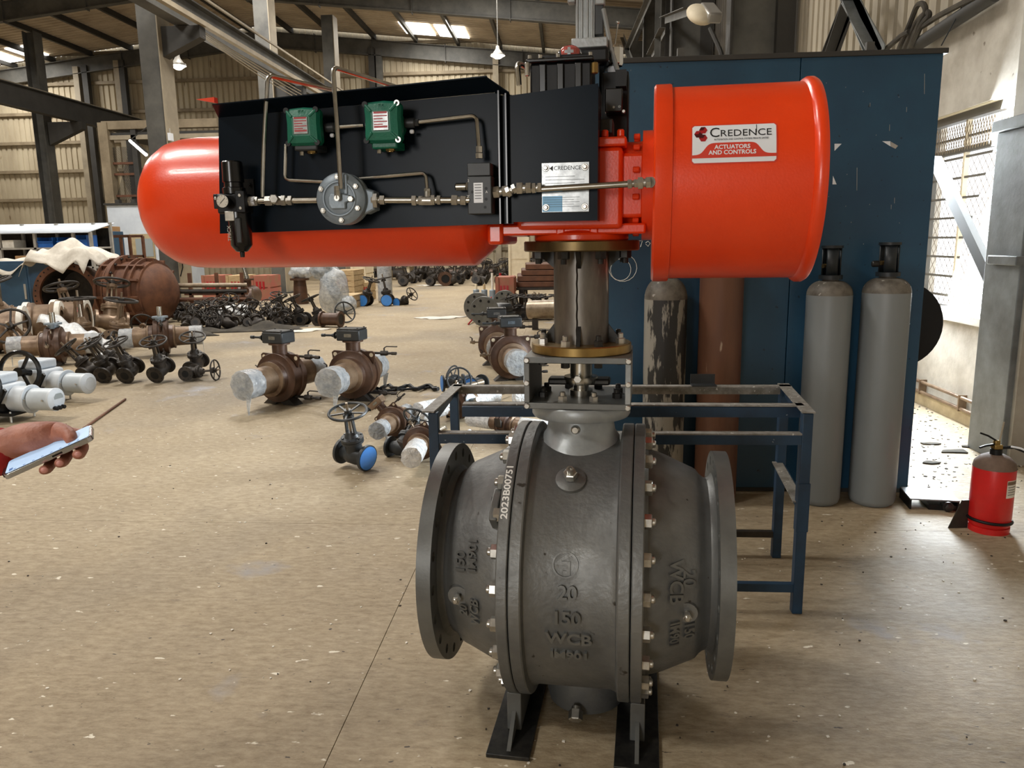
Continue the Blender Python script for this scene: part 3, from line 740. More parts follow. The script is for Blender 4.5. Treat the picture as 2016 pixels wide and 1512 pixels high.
for k in range(8):
    a = 2*pi*(k+.5)/8+.1; x, y = .126*cos(a), .126*sin(a)
    B().hex((x, y, 1.194), (0, 0, 1), .0145, .017, rot=a).cylb((x, y, 1.2), (x, y, 1.226), .0085, .002, 10).build('stud_nut', 'zinc' if k % 3 else 'dark_bolt', sp)
    B().hex((x, y, 1.146), (0, 0, -1), .0135, .016, rot=a).build('bolt_head', 'dark_bolt', sp)
    x, y = .138*cos(a), .138*sin(a)
    B().hex((x, y, 1.468), (0, 0, -1), .018, .022, rot=a).cyl((x, y, 1.45), (x, y, 1.432), .009, n=10).build('bolt_head', 'dark_bolt', su)
# weld bead down the pipe front
b = B(); random.seed(2)
P = [Vec((-.006+.0008*sin(k*1.7), -.0825, 1.2+.0125*k)) for k in range(20)]
b.tube(P, .003, n=6); b.build('weld_seam', 'dark_bolt', AV)
# --- actuator: housing, spring canister (left), pressure drum (right)
ZA, ZL = 1.652, 1.632
hs = B().bb((-.17, -.15, 1.53), (.125, .15, 1.75)).build('actuator_housing', 'red', AV, bevel=.012)
B().bb((-.18, -.16, 1.75), (.135, .16, 1.775)).build('housing_cover', 'red', hs, bevel=.006)
for x, y in ((-.16, -.14), (.0, -.14), (.075, -.14), (.118, -.14), (.118, 0), (.118, .14), (-.16, .14), (0, .14)): B().cylb((x, y, 1.775), (x, y, 1.795), .010, .003, 12).build('cover_bolt', 'red', hs)
B().lathe([(0, 0), (0, .14), (.02, .14), (.035, .11), (.06, .11)], (0, 0, 1.498), (0, 0, 1), 40).build('housing_foot', 'red', hs, bevel=.004)
for x in (-.05, .045): B().bb((x-.012, -.125, 1.50), (x+.012, -.10, 1.56)).build('foot_rib', 'red', hs, bevel=.004)
B().bb((-.245, -.12, 1.515), (.19, .12, 1.545)).build('housing_rail', 'red', hs, bevel=.006)
B().lathe([(.12, .125), (.172, .125), (.178, .128), (.178, .155), (.207, .155)], (0, 0, ZA), (1, 0, 0), 40).build('drum_neck', 'red', hs)
B().bb((.10, -.125, 1.56), (.185, .125, 1.735)).build('neck_block', 'red', hs, bevel=.01)
for k in range(12):
    a = 2*pi*(k+.5)/12; o = B().cylb((.17, .14*cos(a), ZA+.14*sin(a)), (.152, .14*cos(a), ZA+.14*sin(a)), .0085, .002, 10).build('neck_bolt', 'red', hs)
dr = B().lathe([(.207, 0), (.207, .270), (.212, .276), (.250, .276), (.255, .274), (.256, .267), (.602, .267), (.606, .274), (.614, .279), (.628, .279), (.636, .274), (.638, .262), (.638, 0)], (0, 0, ZA), (1, 0, 0), 96).build('pressure_drum', 'red', AV)
cn = B().lathe([(-1.382, 0), (-1.381, .05), (-1.374, .10), (-1.358, .142), (-1.33, .172), (-1.295, .192), (-1.25, .202), (-1.20, .205), (-.325, .205), (-.318, .203), (-.262, .152), (-.255, .14), (-.255, 0)], (0, 0, ZL), (1, 0, 0), 80).build('spring_canister', 'red', AV, smooth=28)
B().lathe([(-.262, .13), (-.235, .13), (-.23, .12), (-.16, .12)], (0, 0, ZL), (1, 0, 0), 40).build('canister_neck', 'red', cn)
B().bb((-.262, -.13, 1.49), (-.215, .13, 1.55)).build('canister_foot', 'red', cn, bevel=.01)
B().prism([(0, .008), (.06, -.004), (.06, .012)], V(386, 201, -.10), (1, 0, 0), (0, 0, 1), (0, .02, 0)).build('lifting_tab', 'red', cn)
# decal on the drum
RD = .2676; zc0 = ZA; pc = VC(1445, 281, ZA, RD); A0 = angof(pc, ZA); DX = pc.x; DW, DH = .212, .106
def dplate(name, m_, w, h, z, top=None, bot=None, cx=0, cy=0, nx=20, ny=8, r=0.0):
    g = B()
    def fn(u, v):
        x = (u-.5)*w; t = top(x) if top else h/2; bo = bot(x) if bot else -h/2
        if r:
            e = max(0, abs(x)-(w/2-r)); d = r-sqrt(max(0, r*r-e*e)); t -= d; bo += d
        return (x+cx, bo+(t-bo)*v+cy, z)
    g.grid(fn, nx, ny)
    return B().add(wrap([Vec(q) for q in g.v], DX, ZA, RD, A0), g.f).build(name, m_, dr)
rot_d = 0
dplate('decal_border', 'decal_red', DW, DH, .0004, r=.006, nx=40)
dplate('decal', 'decal_white', DW-.006, DH-.006, .0008, r=.005, nx=40)
hump = lambda x: -.030+.031*(1/(1+math.exp((abs(x+.004)-.068)/.0055)))
dplate('decal_band', 'decal_red', DW-.006, .05, .0012, top=hump, bot=lambda x: -.038, nx=48)
def dtext(s, size, cx, cy, m_, bold=0.0, xs=1.0, name='decal_lettering'):
    vs, fs = text_geo(s, size, .0002, bold=bold, xs=xs); vs = [Vec((v.x+cx, v.y+cy, v.z+.0016)) for v in vs]
    return B().add(wrap(vs, DX, ZA, RD, A0), fs).build(name, m_, dr, smooth=0)
dtext('C', .038, -.0475, .028, 'ink'); dtext('REDENCE', .0262, .029, .0255, 'ink', xs=1.12)
g = B().bb((.0545, .026, .0012), (.0560, .048, .0018)); B().add(wrap([Vec(q) for q in g.v], DX, ZA, RD, A0), g.f).build('decal_lettering', 'ink', dr)
dtext('AUTOMATION AND CONTROL SYSTEMS PRIVATE LIMITED', .0062, .018, .0095, 'ink', xs=.82)
dtext('ACTUATORS', .0150, -.004, -.0110, 'decal_white', bold=.0004); dtext('AND CONTROLS', .0150, -.004, -.0250, 'decal_white', bold=.0004)
for (hx, hy, m_) in ((-.076, .037, 'logo_red'), (-.088, .026, 'logo_dark'), (-.076, .015, 'logo_red')):
    g = B().prism([(hx+.0105*cos(k*pi/3), hy+.0105*sin(k*pi/3)) for k in range(6)], (0, 0, .0012), (1, 0, 0), (0, 1, 0), (0, 0, .0004))
    B().add(wrap([Vec(q) for q in g.v], DX, ZA, RD, A0), g.f).build('decal_emblem', m_, dr)
    g = B().prism([(hx, hy), (hx+.0105*cos(pi/3), hy+.0105*sin(pi/3)), (hx-.0105*.5, hy+.0105*.866), (hx-.0105, hy)], (0, 0, .0017), (1, 0, 0), (0, 1, 0), (0, 0, .0002))
    B().add(wrap([Vec(q) for q in g.v], DX, ZA, RD, A0), g.f).build('decal_emblem', 'logo_dark' if m_ == 'logo_red' else 'logo_red', dr)
# --- control panel (left sheet with a hooded top edge, right sheet)
YP = -.235
tl, tr, bl, br = V(430, 232, YP), V(976, 182, YP), V(433, 460, YP), V(988, 441, YP)
pn = B().prism([(tl.x, tl.z), (tr.x+.004, tr.z), (tr.x+.004, br.z), (bl.x, bl.z)], (0, YP, 0), (1, 0, 0), (0, 0, 1), (0, .004, 0)).build('control_panel', 'black_panel', AV)
hl, hr = V(418, 207, YP-.075), V(958, 151, YP-.075)
zt = tr.z
B().add([(tl.x, YP, tl.z), (tr.x, YP, tr.z), (hr.x, YP-.075, hr.z), (hl.x, YP-.075, hl.z), (tl.x, YP, tl.z+.003), (tr.x, YP, tr.z+.003), (hr.x, YP-.075, hr.z+.003), (hl.x, YP-.075, hl.z+.003)],
        [(0, 1, 2, 3), (7, 6, 5, 4), (0, 4, 5, 1), (1, 5, 6, 2), (2, 6, 7, 3), (3, 7, 4, 0)]).build('panel_hood', 'black_panel', pn, smooth=0)
e0, e1 = V(1000, 187, YP), V(1002, 440, YP)
B().add([(tr.x, YP, tr.z), (hr.x, YP-.075, hr.z), (e0.x+.006, YP-.02, e0.z+.004), (e0.x+.006, YP, e0.z)], [(0, 1, 2, 3)]).build('hood_end', 'black_panel', pn, smooth=0, solid=.003)
B().bb((br.x-.001, YP-.028, br.z), (br.x+.003, YP, tr.z)).build('panel_return', 'black_gloss', pn)
B().bb((e0.x-.004, YP-.028, e1.z), (e0.x, YP, e0.z)).build('panel_return', 'black_gloss', pn)
q0, q1 = V(1004, 188, YP-.004), V(1178, 434, YP-.004); q2 = V(1178, 164, YP-.004)
B().bb((br.x, YP, br.z), (q0.x+.004, YP+.004, e0.z)).build('panel_joint', 'black_panel', pn)
p2 = B().prism([(q0.x, q0.z), (q2.x, q2.z), (q2.x, q1.z), (q0.x, q1.z)], (0, YP-.004, 0), (1, 0, 0), (0, 0, 1), (0, .004, 0)).build('side_panel', 'black_panel', AV)
B().bb((q2.x-.003, YP, q1.z), (q2.x, YP+.16, q2.z-.004)).build('panel_return', 'black_panel', p2)
B().bb((-.6, YP+.004, 1.60), (-.58, -.19, 1.85)).bb((-.9, YP+.004, 1.60), (-.88, -.19, 1.85)).bb((-.12, YP+.004, 1.6), (-.1, -.14, 1.75)).build('panel_bracket', 'black', pn)
# nameplate on the side panel
a_, c_ = V(1066, 321, YP-.006), V(1160, 417, YP-.006); cx, cz = (a_.x+c_.x)/2, (a_.z+c_.z)/2; w_, h_ = c_.x-a_.x, a_.z-c_.z
npl = B().bb((cx-w_/2, YP-.008, cz-h_/2), (cx+w_/2, YP-.004, cz+h_/2)).build('nameplate', 'plate_steel', p2, bevel=.001)
B().bb((cx-w_/2+.002, YP-.0086, cz-h_/2+.002), (cx-.008, YP-.008, cz-.022)).build('blue_reflection', 'plate_blue', p2)  # pale-blue reflection on the plate, put in as a coloured patch
for x in (-.43, .43):
    for z in (-.43, .43):
        pz = (cx+x*w_*.95, YP-.008, cz+z*h_*.92); B().cylb(pz, Vec(pz)+Vec((0, -.003, 0)), .0095, .001, 16).cylb(Vec(pz)+Vec((0, -.003, 0)), Vec(pz)+Vec((0, -.010, 0)), .006, .0015, 12).build('nameplate_screw', 'zinc', p2)
b = B(); lettering(b, 'CREDENCE', .0145, (cx+.006, YP-.0085, cz+h_/2-.015), (1, 0, 0), (0, 0, 1), .0002)
b.prism([(-.042, 0), (-.033, .007), (-.033, -.007)], (cx, YP-.0085, cz+h_/2-.015), (1, 0, 0), (0, 0, 1), (0, -.0004, 0))
for k in range(4): b.bb((cx-w_*.42, YP-.0085, cz+.028-.0085*k), (cx+w_*.40*(1 if k % 2 else .5), YP-.0081, cz+.029-.0085*k))
for k in range(5): b.bb((cx-w_*.45, YP-.0092, cz-.026-.006*k), (cx+w_*.3*(.6 if k % 2 else 1), YP-.0086, cz-.0252-.006*k))
b.build('nameplate_print', 'ink', p2, smooth=0)
# --- solenoid valves
def solenoid(px0, py0, px1, py1):
    yf = -.332; a = V(px0, py0, yf); c = V(px1, py1, yf); cx, cz = (a.x+c.x)/2, (a.z+c.z)/2; w = (c.x-a.x)/2; h = (a.z-c.z)/2
    oc = [(-1, .78), (-.86, .94), (-.3, .98), (.1, 1), (.3, .98), (.86, .94), (1, .78), (.96, .2), (1.0, -.74), (.88, -.92), (.4, -.94), (-.4, -.94), (-.88, -.92), (-1, -.76), (-.96, .2)]
    P = [(cx+x*w, cz+z*h) for x, z in oc]
    sv = B().prism(P, (0, yf+.018, 0), (1, 0, 0), (0, 0, 1), (0, .022, 0)).build('solenoid_valve', 'green', AV, bevel=.003)
    n = len(P); ins = [(cx+x*w*.88, cz+z*h*.88) for x, z in oc]; ins2 = [(cx+x*w*.52, cz+z*h*.52) for x, z in oc]
    vs = [(x, yf+.018, z) for x, z in P]+[(x, yf+.006, z) for x, z in ins]+[(x, yf, z) for x, z in ins2]
    fs = [(r*n+k, r*n+(k+1) % n, (r+1)*n+(k+1) % n, (r+1)*n+k) for r in range(2) for k in range(n)]+[tuple(range(2*n, 3*n))]
    B().add(vs, fs).build('cover', 'green', sv, smooth=0)
    for x in (-1, 1):
        for z in (-1, 1):
            B().bar((cx+x*w*.5, yf+.001, cz+z*h*.48), (cx+x*w*.86, yf+.008, cz+z*h*.82), .007, .008, up=(0, -1, 0)).build('cover_rib', 'green', sv, bevel=.002)
            p = Vec((cx+x*w*.86, yf+.010, cz+z*h*.84)); B().cyl(p, p+Vec((0, -.006, 0)), .0075, n=14).build('screw_socket', 'zinc' if (px0 > 650 and x > 0) else 'black', sv)
            if px0 > 650 and x > 0: B().cyl(p+Vec((0, -.006, 0)), p+Vec((0, -.0065, 0)), .0035, n=8).build('screw_slot', 'black', sv)
    B().bb((cx-w*.42, yf-.002, cz-h*.40), (cx+w*.42, yf, cz+h*.46)).build('rating_plate', 'plate_steel', sv, bevel=.001)
    b = B()
    for k in range(6): b.bb((cx-w*.36, yf-.0026, cz+h*(.37-.13*k)), (cx+w*(.36 if k in (0, 5) else (.36 if k % 2 else .12)), yf-.002, cz+h*(.37-.13*k+(.09 if k in (0, 5) else .05))))
    b.build('plate_stripes', 'logo_red', sv, smooth=0)
    g = B(); lettering(g, 'EX', .012, (cx, yf+.0035, cz+h*.74), (1, 0, 0), (0, 0, 1), .001); g.build('cast_mark', 'green', sv, smooth=0)
    # housing behind
    B().lathe([(0, w*.96), (.03, w*.92), (.06, w*.80), (.095, w*.78)], (cx, yf+.036, cz), (0, 1, 0), 24).build('coil_housing', 'black' if px0 < 650 else 'green', sv)
    B().bb((cx-w*.72, yf+.025, cz-h*1.18), (cx+w*.66, YP, cz-h*.80)).build('valve_block', 'gear_black' if px0 < 650 else 'green', sv, bevel=.004)
    B().hex((cx-w*.48, yf+.05, cz-h*1.14), (0, 0, -1), .006, .012).build('port_plug', 'zinc', sv)
    B().hex((cx+w*.18, yf+.045, cz-h*1.10), (0, 0, -1), .013, .010).cyl((cx+w*.18, yf+.045, cz-h*1.2), (cx+w*.18, yf+.045, cz-h*1.32), .010, n=16).build('exhaust_silencer', 'brass', sv)
    B().cylb((cx+w*.9, yf+.06, cz+h*.05), (cx+w*1.5, yf+.06, cz+h*.05), .013, .003, 14).hex((cx+w*1.46, yf+.06, cz+h*.05), (1, 0, 0), .010, .012).build('side_port', 'gear_black', sv)
    B().cylb((cx+w*1.18, yf+.06, cz-h*.36), (cx+w*1.4, yf+.06, cz-h*.36), .0055, .002, 10).build('port_plug', 'decal_white', sv)
    return cx, cz, w, h
s1 = solenoid(556, 211, 628, 286); s2 = solenoid(711, 198, 788, 281)
# --- tubing
RT = .0055
def tubing(pts, r=RT, bend=.018, m_='steel', name='tube'):
    return B().tube(pts, r, n=10, bend=bend).build(name, m_, AV)
YT = -.295
tubing([V(517, 388, YT), V(519, 300, YT), V(527, 148, YT), V(660, 178, -.02)], .0062, .02)
tubing([V(671, 372, -.345), V(664, 250, -.345), V(655, 132, -.335), V(790, 174, -.02)], .0062, .02)
tubing([V(563, 284, -.27), V(561, 354, -.27), V(640, 358, -.27), V(838, 340, -.27), V(842, 384, -.29)], .005, .016)
tubing([V(803, 243, -.272), V(938, 227, -.275), V(944, 306, -.285)], .0055, .018)
tubing([V(650, 251, -.272), V(716, 247, -.272)], .0055, 0)
tubing([V(1022, 168, -.06), V(1018, 122, -.06), V(1056, 145, .02)], .0075, .02)
YL = -.295
def fit(px, py, px2, py2, r, y=YL, nut=True, name='compression_fitting'):
    """hex fitting between two pixels"""
    p, q = V(px, py, y), V(px2, py2, y); d = (q-p); L = d.length; d.normalize()
    b = B().hex(p, d, r, L*.42, ch=.12).cyl(p+d*L*.4, p+d*L*.62, r*.66, n=14).hex(q, -d, r*.92, L*.40, ch=.12)
    return b.build(name, 'zinc', AV)
def run(px, py, px2, py2, r, y=YL): return B().cyl(V(px, py, y), V(px2, py2, y), r, n=16).build('main_tube', 'steel', AV)
run(480, 396, 625, 394, .0085); run(730, 394, 925, 394, .0085); run(968, 379, 1275, 360, .0085, -.27)
fit(483, 397, 509, 396, .0145); fit(524, 396, 556, 395, .0145); fit(556, 395, 576, 395, .0155)
fit(733, 394, 758, 394, .0145); fit(812, 395, 833, 395, .0145); fit(850, 394, 868, 394, .0145); fit(890, 394, 918, 395, .0145)
b = B().cyl(V(830, 395, YL), V(852, 395, YL), .0125, n=14).cyl(V(842, 395, YL), V(842, 378, -.29), .010, n=14); b.build('tee_fitting', 'zinc', AV)
B().hex(V(842, 383, -.29), (0, 0, 1), .0095, .016).build('compression_fitting', 'zinc', AV)
B().hex(V(944, 312, -.285), (0, 0, 1), .0105, .014).hex(V(944, 300, -.285), (0, 0, 1), .0095, .016).build('compression_fitting', 'zinc', AV)
B().hex(V(541, 392, -.30), (.3, -1, 0), .013, .022).build('elbow_plug', 'zinc', AV)
fit(972, 379, 1000, 376, .0165, -.275); fit(998, 380, 1016, 370, .015, -.28); fit(1018, 371, 1046, 370, .0165, -.275); fit(1048, 371, 1066, 369, .0145, -.272)
fit(1236, 363, 1256, 361, .0125, -.27); fit(1256, 361, 1281, 359, .0165, -.27)
p = V(1281, 359, -.27); B().cyl(p, p+Vec((.012, .02, 0)), .014, n=12).build('drum_port', 'zinc', AV)
# --- quick exhaust diaphragm body
c0 = V(668, 391, -.33); R0 = .069
dv = B().lathe([(0, 0), (0, .052), (.004, .058), (.006, R0-.004), (.010, R0), (.030, R0), (.033, R0-.003), (.034, R0-.006), (.036, R0-.003), (.038, R0), (.052, R0), (.060, R0-.01), (.075, .05), (.085, .04), (.095, .04), (.095, 0)], (c0.x, c0.y, c0.z), (0, 1, 0), 56).build('diaphragm_valve', 'alu_grey', AV)
B().lathe([(0, .050), (-.004, .046), (-.004, .043), (0, .040)], (c0.x, c0.y+.001, c0.z), (0, 1, 0), 40).build('cover_ridge', 'alu_grey', dv)
B().prism([(-.017, -.024), (.024, -.024), (.024, -.008), (.036, -.004), (.036, .012), (.012, .018), (-.017, .018), (-.024, .008), (-.024, -.012)], (c0.x-.004, c0.y+.002, c0.z-.004), (1, 0, 0), (0, 0, 1), (0, -.012, 0)).build('cover_boss', 'alu_grey', dv, bevel=.003)
B().bar((c0.x+.020, c0.y, c0.z+.01), (c0.x+.020, c0.y, c0.z+.064), .012, .008, up=(0, -1, 0)).build('cover_rib', 'alu_grey', dv, bevel=.003)
for k in range(6):
    a = pi/2+2*pi*k/6+.05; p = Vec((c0.x+.057*cos(a), c0.y+.004, c0.z+.057*sin(a))); B().hex(p, (0, -1, 0), .0078, .007).cylb(p+Vec((0, -.006, 0)), p+Vec((0, -.009, 0)), .005, .001, 10).build('cover_bolt', 'zinc', dv)
p = Vec((c0.x+.036, c0.y-.004, c0.z-.002)); B().hex(p, (0, -1, 0), .0085, .010).build('cover_bolt', 'zinc', dv)
B().hex((c0.x+.003, c0.y-.018, c0.z-.002), (0, 0, 1), .009, .022).cyl((c0.x+.003, c0.y, c0.z+.0), (c0.x+.003, c0.y-.026, c0.z), .0075, n=12).hex((c0.x+.002, c0.y-.018, c0.z+.018), (0, 0, 1), .0075, .014).build('elbow_fitting', 'zinc', dv)
B().prism([(0, -.036), (.024, -.026), (.03, -.026), (.03, .026), (.024, .026), (0, .036)], (c0.x+.058, -.305, c0.z-.006), (1, 0, 0), (0, 0, 1), (0, .05, 0)).build('outlet_boss', 'alu_grey', dv, bevel=.004)
B().hex((c0.x+.086, YL, c0.z-.006), (1, 0, 0), .021, .012).build('outlet_nut', 'zinc', dv)
# --- pilot valve block
a_, c_ = V(919, 321, -.30), V(968, 421, -.30)
pb = B().bb((a_.x, -.30, c_.z), (c_.x, YP, c_.z+(a_.z-c_.z)*.74)).build('pilot_block', 'gear_black', AV, bevel=.002)
B().bb((a_.x, -.298, c_.z+(a_.z-c_.z)*.745), (c_.x-.002, YP, a_.z)).build('block_cap', 'gear_black', pb, bevel=.002)
l0, l1 = V(932, 360, -.3015), V(951, 399, -.3015); B().bb((l0.x, -.3012, l1.z), (l1.x, -.30, l0.z)).build('block_label', 'decal_white', pb)
b = B()
for k in range(6): b.bb((l0.x+.003, -.3016, l0.z-.006-.007*k), (l1.x-.004, -.3012, l0.z-.0055-.007*k+.001))
b.build('label_print', 'ink', pb, smooth=0)
b = B(); lettering(b, 'IN', .010, V(922, 388, -.3005), (0, 0, 1), (-1, 0, 0), .0004); lettering(b, '2', .009, V(922, 356, -.3005), (1, 0, 0), (0, 0, 1), .0004); lettering(b, 'A', .009, V(958, 378, -.3005), (1, 0, 0), (0, 0, 1), .0004); b.build('port_marks', 'white_ink', pb, smooth=0)
for px, py in ((957, 371), (957, 392), (955, 408), (930, 378)): p = V(px, py, -.3005); B().cyl(p, p+Vec((0, .0004, 0)), .004, n=10).build('screw_hole', 'black', pb)
B().hex((a_.x, -.27, V(900, 368, -.27).z), (-1, 0, 0), .012, .010).cylb((a_.x-.008, -.27, V(900, 368, -.27).z), (a_.x-.040, -.27, V(900, 368, -.27).z), .0105, .003, 14).build('exhaust_silencer', 'steel', pb)
# --- filter regulator
fx = -.944; fy = -.305
fr = B().bb((-.982, fy-.028, 1.586), (-.903, fy+.03, 1.640)).build('filter_regulator', 'black', AV, bevel=.005)
B().bb((-.925, fy-.03, 1.588), (-.897, fy-.012, 1.646)).bb((-.996, fy-.02, 1.600), (-.980, fy+.015, 1.640)).build('bracket_plate', 'black', fr, bevel=.002)
for z in (1.600, 1.634): B().cylb((-.910, fy-.029, z), (-.910, fy-.033, z), .0045, .001, 10).build('bracket_screw', 'zinc', fr)
B().cylb((-.988, fy-.018, 1.628), (-.988, fy-.023, 1.628), .0045, .001, 10).build('bracket_screw', 'zinc', fr)
B().lathe([(0, .030), (.016, .031), (.018, .026), (.03, .0255), (.032, .029), (.085, .0275), (.088, .025), (.088, 0)], (fx+.002, fy, 1.640), (0, 0, 1), 32).build('pressure_knob', 'black_gloss', fr)
g_ = V(438, 396, fy-.058)
B().lathe([(0, 0), (0, .010), (.022, .012), (.024, .0185), (.032, .0195), (.034, .0178)], (g_.x, fy-.026, g_.z), (0, -1, 0), 32).build('gauge', 'black', fr)
B().cyl((g_.x, fy-.0585, g_.z), (g_.x, fy-.0590, g_.z), .0172, n=28).build('gauge_dial', 'paper', fr)
b = B().bar((g_.x-.007, fy-.0596, g_.z-.006), (g_.x+.008, fy-.0596, g_.z+.008), .0012, .0006, up=(0, -1, 0))
for k in range(9):
    a = radians(225-270*k/8); b.bar((g_.x+.0125*cos(a), fy-.0594, g_.z+.0125*sin(a)), (g_.x+.0158*cos(a), fy-.0594, g_.z+.0158*sin(a)), .0008, .0004, up=(0, -1, 0))
b.build('gauge_needle', 'ink', fr, smooth=0)
B().bb((-.957, fy-.034, 1.566), (-.930, fy-.026, 1.592)).build('rating_label', 'zinc', fr, bevel=.001)
B().lathe([(0, 0), (0, .006), (.014, .007), (.016, .016), (.028, .026), (.034, .0295), (.105, .031), (.124, .031)], (fx+.012, fy, 1.466), (0, 0, 1), 32).build('filter_bowl', 'black_gloss', fr)
B().bb((fx+.016, fy-.034, 1.505), (fx+.032, fy-.024, 1.575)).build('sight_glass', 'gear_black', fr, bevel=.003)
b = B(); lettering(b, 'TPIICX', .014, (fx-.004, fy-.032, 1.532), (0, 0, 1), (-1, 0, 0), .0008); b.build('bowl_lettering', 'zinc', fr, smooth=0)
B().cyl((-.903, YL, 1.62), (-.885, YL, 1.62), .013, n=14).build('outlet_port', 'decal_white', fr)
p = V(492, 363, YP-.002); B().bb((p.x-.03, YP-.003, p.z-.04), (p.x+.012, YP, p.z+.015)).cylb(p, p+Vec((0, -.006, 0)), .004, .001, 8).build('panel_bracket', 'black', pn)
# --- top works: position switch box, dome, mast
sw = B().bb((-.140, -.075, 1.900), (.034, .085, 1.990)).build('limit_switch_box', 'black', AV, bevel=.006)
B().bb((-.150, -.085, 1.990), (.040, .095, 2.002)).build('box_lid', 'black_gloss', sw, bevel=.004)
B().bb((-.11, -.06, 2.002), (.03, .07, 2.014)).build('lid_step', 'black', sw, bevel=.004)
for x in (-.140, -.11, -.06, .03):
    B().cylb((x, -.078, 2.002), (x, -.078, 2.012), .0055, .001, 10).build('lid_screw', 'zinc', sw)
B().cylb((-.146, -.085, 1.955), (-.146, -.085, 1.992), .007, .002, 10).build('lid_clamp', 'zinc', sw); B().cylb((.042, -.075, 1.955), (.042, -.075, 1.985), .010, .002, 10).build('cable_gland', 'brass', sw)
for x in (-.1, -.05, 0): B().bb((x-.012, -.088, 1.905), (x+.006, -.075, 1.985)).build('housing_rib', 'black_gloss', sw, bevel=.002)
B().bb((-.12, -.06, 1.775), (.0, .06, 1.900)).build('switch_bracket', 'black', AV)
dm = V(1122, 116, -.01)
B().lathe([(0, .036), (.012, .036), (.024, .031), (.034, .020), (.039, .008), (.040, 0)], (dm.x, -.01, 2.010), (0, 0, 1), 28).build('indicator_dome', 'clear', sw)
b = B()
for k in range(4):
    a = k*pi/2+.5; b.lathe([(0, .010), (.024, .012), (.027, .006)], (dm.x+.010*cos(a), -.01+.010*sin(a), 2.012), (0, 0, 1), 10)
b.build('dome_rotor', 'orange_ind', sw)
b = B().bb((dm.x-.012, -.036, 2.022), (dm.x+.012, -.033, 2.030)).bb((dm.x-.004, -.036, 2.014), (dm.x+.004, -.033, 2.038)); b.build('rotor_cross', 'decal_white', sw)
B().bb((-.036, .06, 2.056), (.07, .20, 2.084)).build('mast_block', 'cast_light', AV, bevel=.003)
B().bb((-.055, .05, 2.01), (.075, .19, 2.056)).build('mast_bracket', 'black', AV, bevel=.01)
b = B().bb((-.027, .10, 2.084), (.030, .16, 2.42))
for x in (-.022, -.008, .008, .022): b.bb((x-.003, .094, 2.084), (x+.003, .10, 2.42))
ms = b.build('mast', 'cast_light', AV, bevel=.0015)
B().bb((.03, .10, 2.10), (.055, .16, 2.35)).build('mast_cover', 'gear_black', ms, bevel=.002)
B().bb((.03, .09, 2.18), (.06, .12, 2.215)).bb((-.05, .09, 2.19), (-.027, .12, 2.21)).build('mast_clamp', 'cast_light', ms, bevel=.004)
B().tube([(.055, .10, 2.17), (.062, .10, 2.14), (.078, .10, 2.06), (.10, .08, 1.99)], .007, n=8).build('mast_hose', 'cast_light', ms)
B().bb((.045, .085, 1.90), (.060, .14, 2.07)).build('mast_plate', 'black_panel', AV)
cu = V(1210, 108, .12)
B().lathe([(0, .024), (.006, .027), (.05, .027), (.058, .022), (.060, 0)], (cu.x, .12, 2.012), (0, 0, 1), 10).build('chrome_cup', 'chrome', AV, smooth=20)
B().cyl((cu.x, .12, 2.07), V(1217, 45, .12), .0022, n=6).ball(V(1217, 44, .12), .005).build('antenna_rod', 'zinc', AV)
B().cylb((cu.x-.004, .12, 1.99), (cu.x-.004, .12, 2.012), .018, .003, 14).build('cup_base', 'decal_white', AV)
k0, k1 = V(1182, 128, .10), V(1240, 275, .10)
B().bb((.055, .06, 1.78), (k1.x-.005, .20, 1.985)).build('junction_box', 'black', AV, bevel=.003)
B().bb((.068, -.02, 1.86), (.118, .06, 1.925)).build('relay_box', 'black_gloss', AV, bevel=.003)
B().bb((.05, -.10, 1.79), (.095, .0, 1.83)).build('terminal_block', 'gear_black', AV, bevel=.003)
for px, py in ((1209, 213), (1220, 212), (1228, 221)): p = V(px, py, .0); B().cylb(p, p+Vec((0, -.02, 0)), .005, .001, 8).build('box_screw', 'zinc', AV)
B().bb((.098, -.015, 1.93), (.128, .05, 1.975)).build('bracket_plate', 'black', AV)
# ================================================================ blue sheet-steel enclosure and what leans on it
BY = 4.50
bo = thing('steel_enclosure', 'tall blue sheet-steel enclosure standing behind the gas cylinders', 'enclosure', (0, BY, 0))
B().bb((.10, 0, .03), (1.258, .03, 2.45)).build('front_sheet', 'blue_paint', bo, bevel=.003)
B().bb((1.262, 0, .03), (2.0, .03, 2.455)).build('front_sheet', 'blue_paint', bo, bevel=.003)
B().bb((1.975, .03, .03), (2.0, .5, 2.45)).build('side_sheet', 'blue_paint', bo, bevel=.003)
B().bb((.10, .03, .03), (.125, .5, 2.45)).build('side_sheet', 'blue_paint', bo, bevel=.003)
B().bb((.08, -.015, 2.448), (2.02, .52, 2.475)).build('top_sheet', 'steelwork_dark', bo, bevel=.003)
B().bb((.1, .02, 0), (2.0, .5, .035)).build('base_frame', 'steelwork_dark', bo)
B().bb((.10, .48, .03), (2.0, .5, 2.45)).build('rear_sheet', 'blue_paint', bo)
for x in (.62, 1.62): B().bb((x-.02, .0, 2.475), (x+.02, .03, 2.52)).build('lifting_lug', 'steelwork', bo)
def EP(px, py): p = atY(px, py, BY-.0015); return Vec((p.x, -.0012, p.z))
def paper(pts, name='paper_scrap', m_='decal_white'):
    P = [EP(*q) for q in pts]; B().prism([(p.x, p.z) for p in P], (0, -.0016, 0), (1, 0, 0), (0, 0, 1), (0, .001, 0)).build(name, m_, bo, smooth=0)
paper([(1643, 283), (1657, 283), (1643, 297)]); paper([(1737, 278), (1753, 278), (1753, 288)]); paper([(1754, 279), (1768, 287), (1763, 293), (1753, 288)], m_='rack_grey'); paper([(1640, 346), (1647, 363), (1639, 363)])
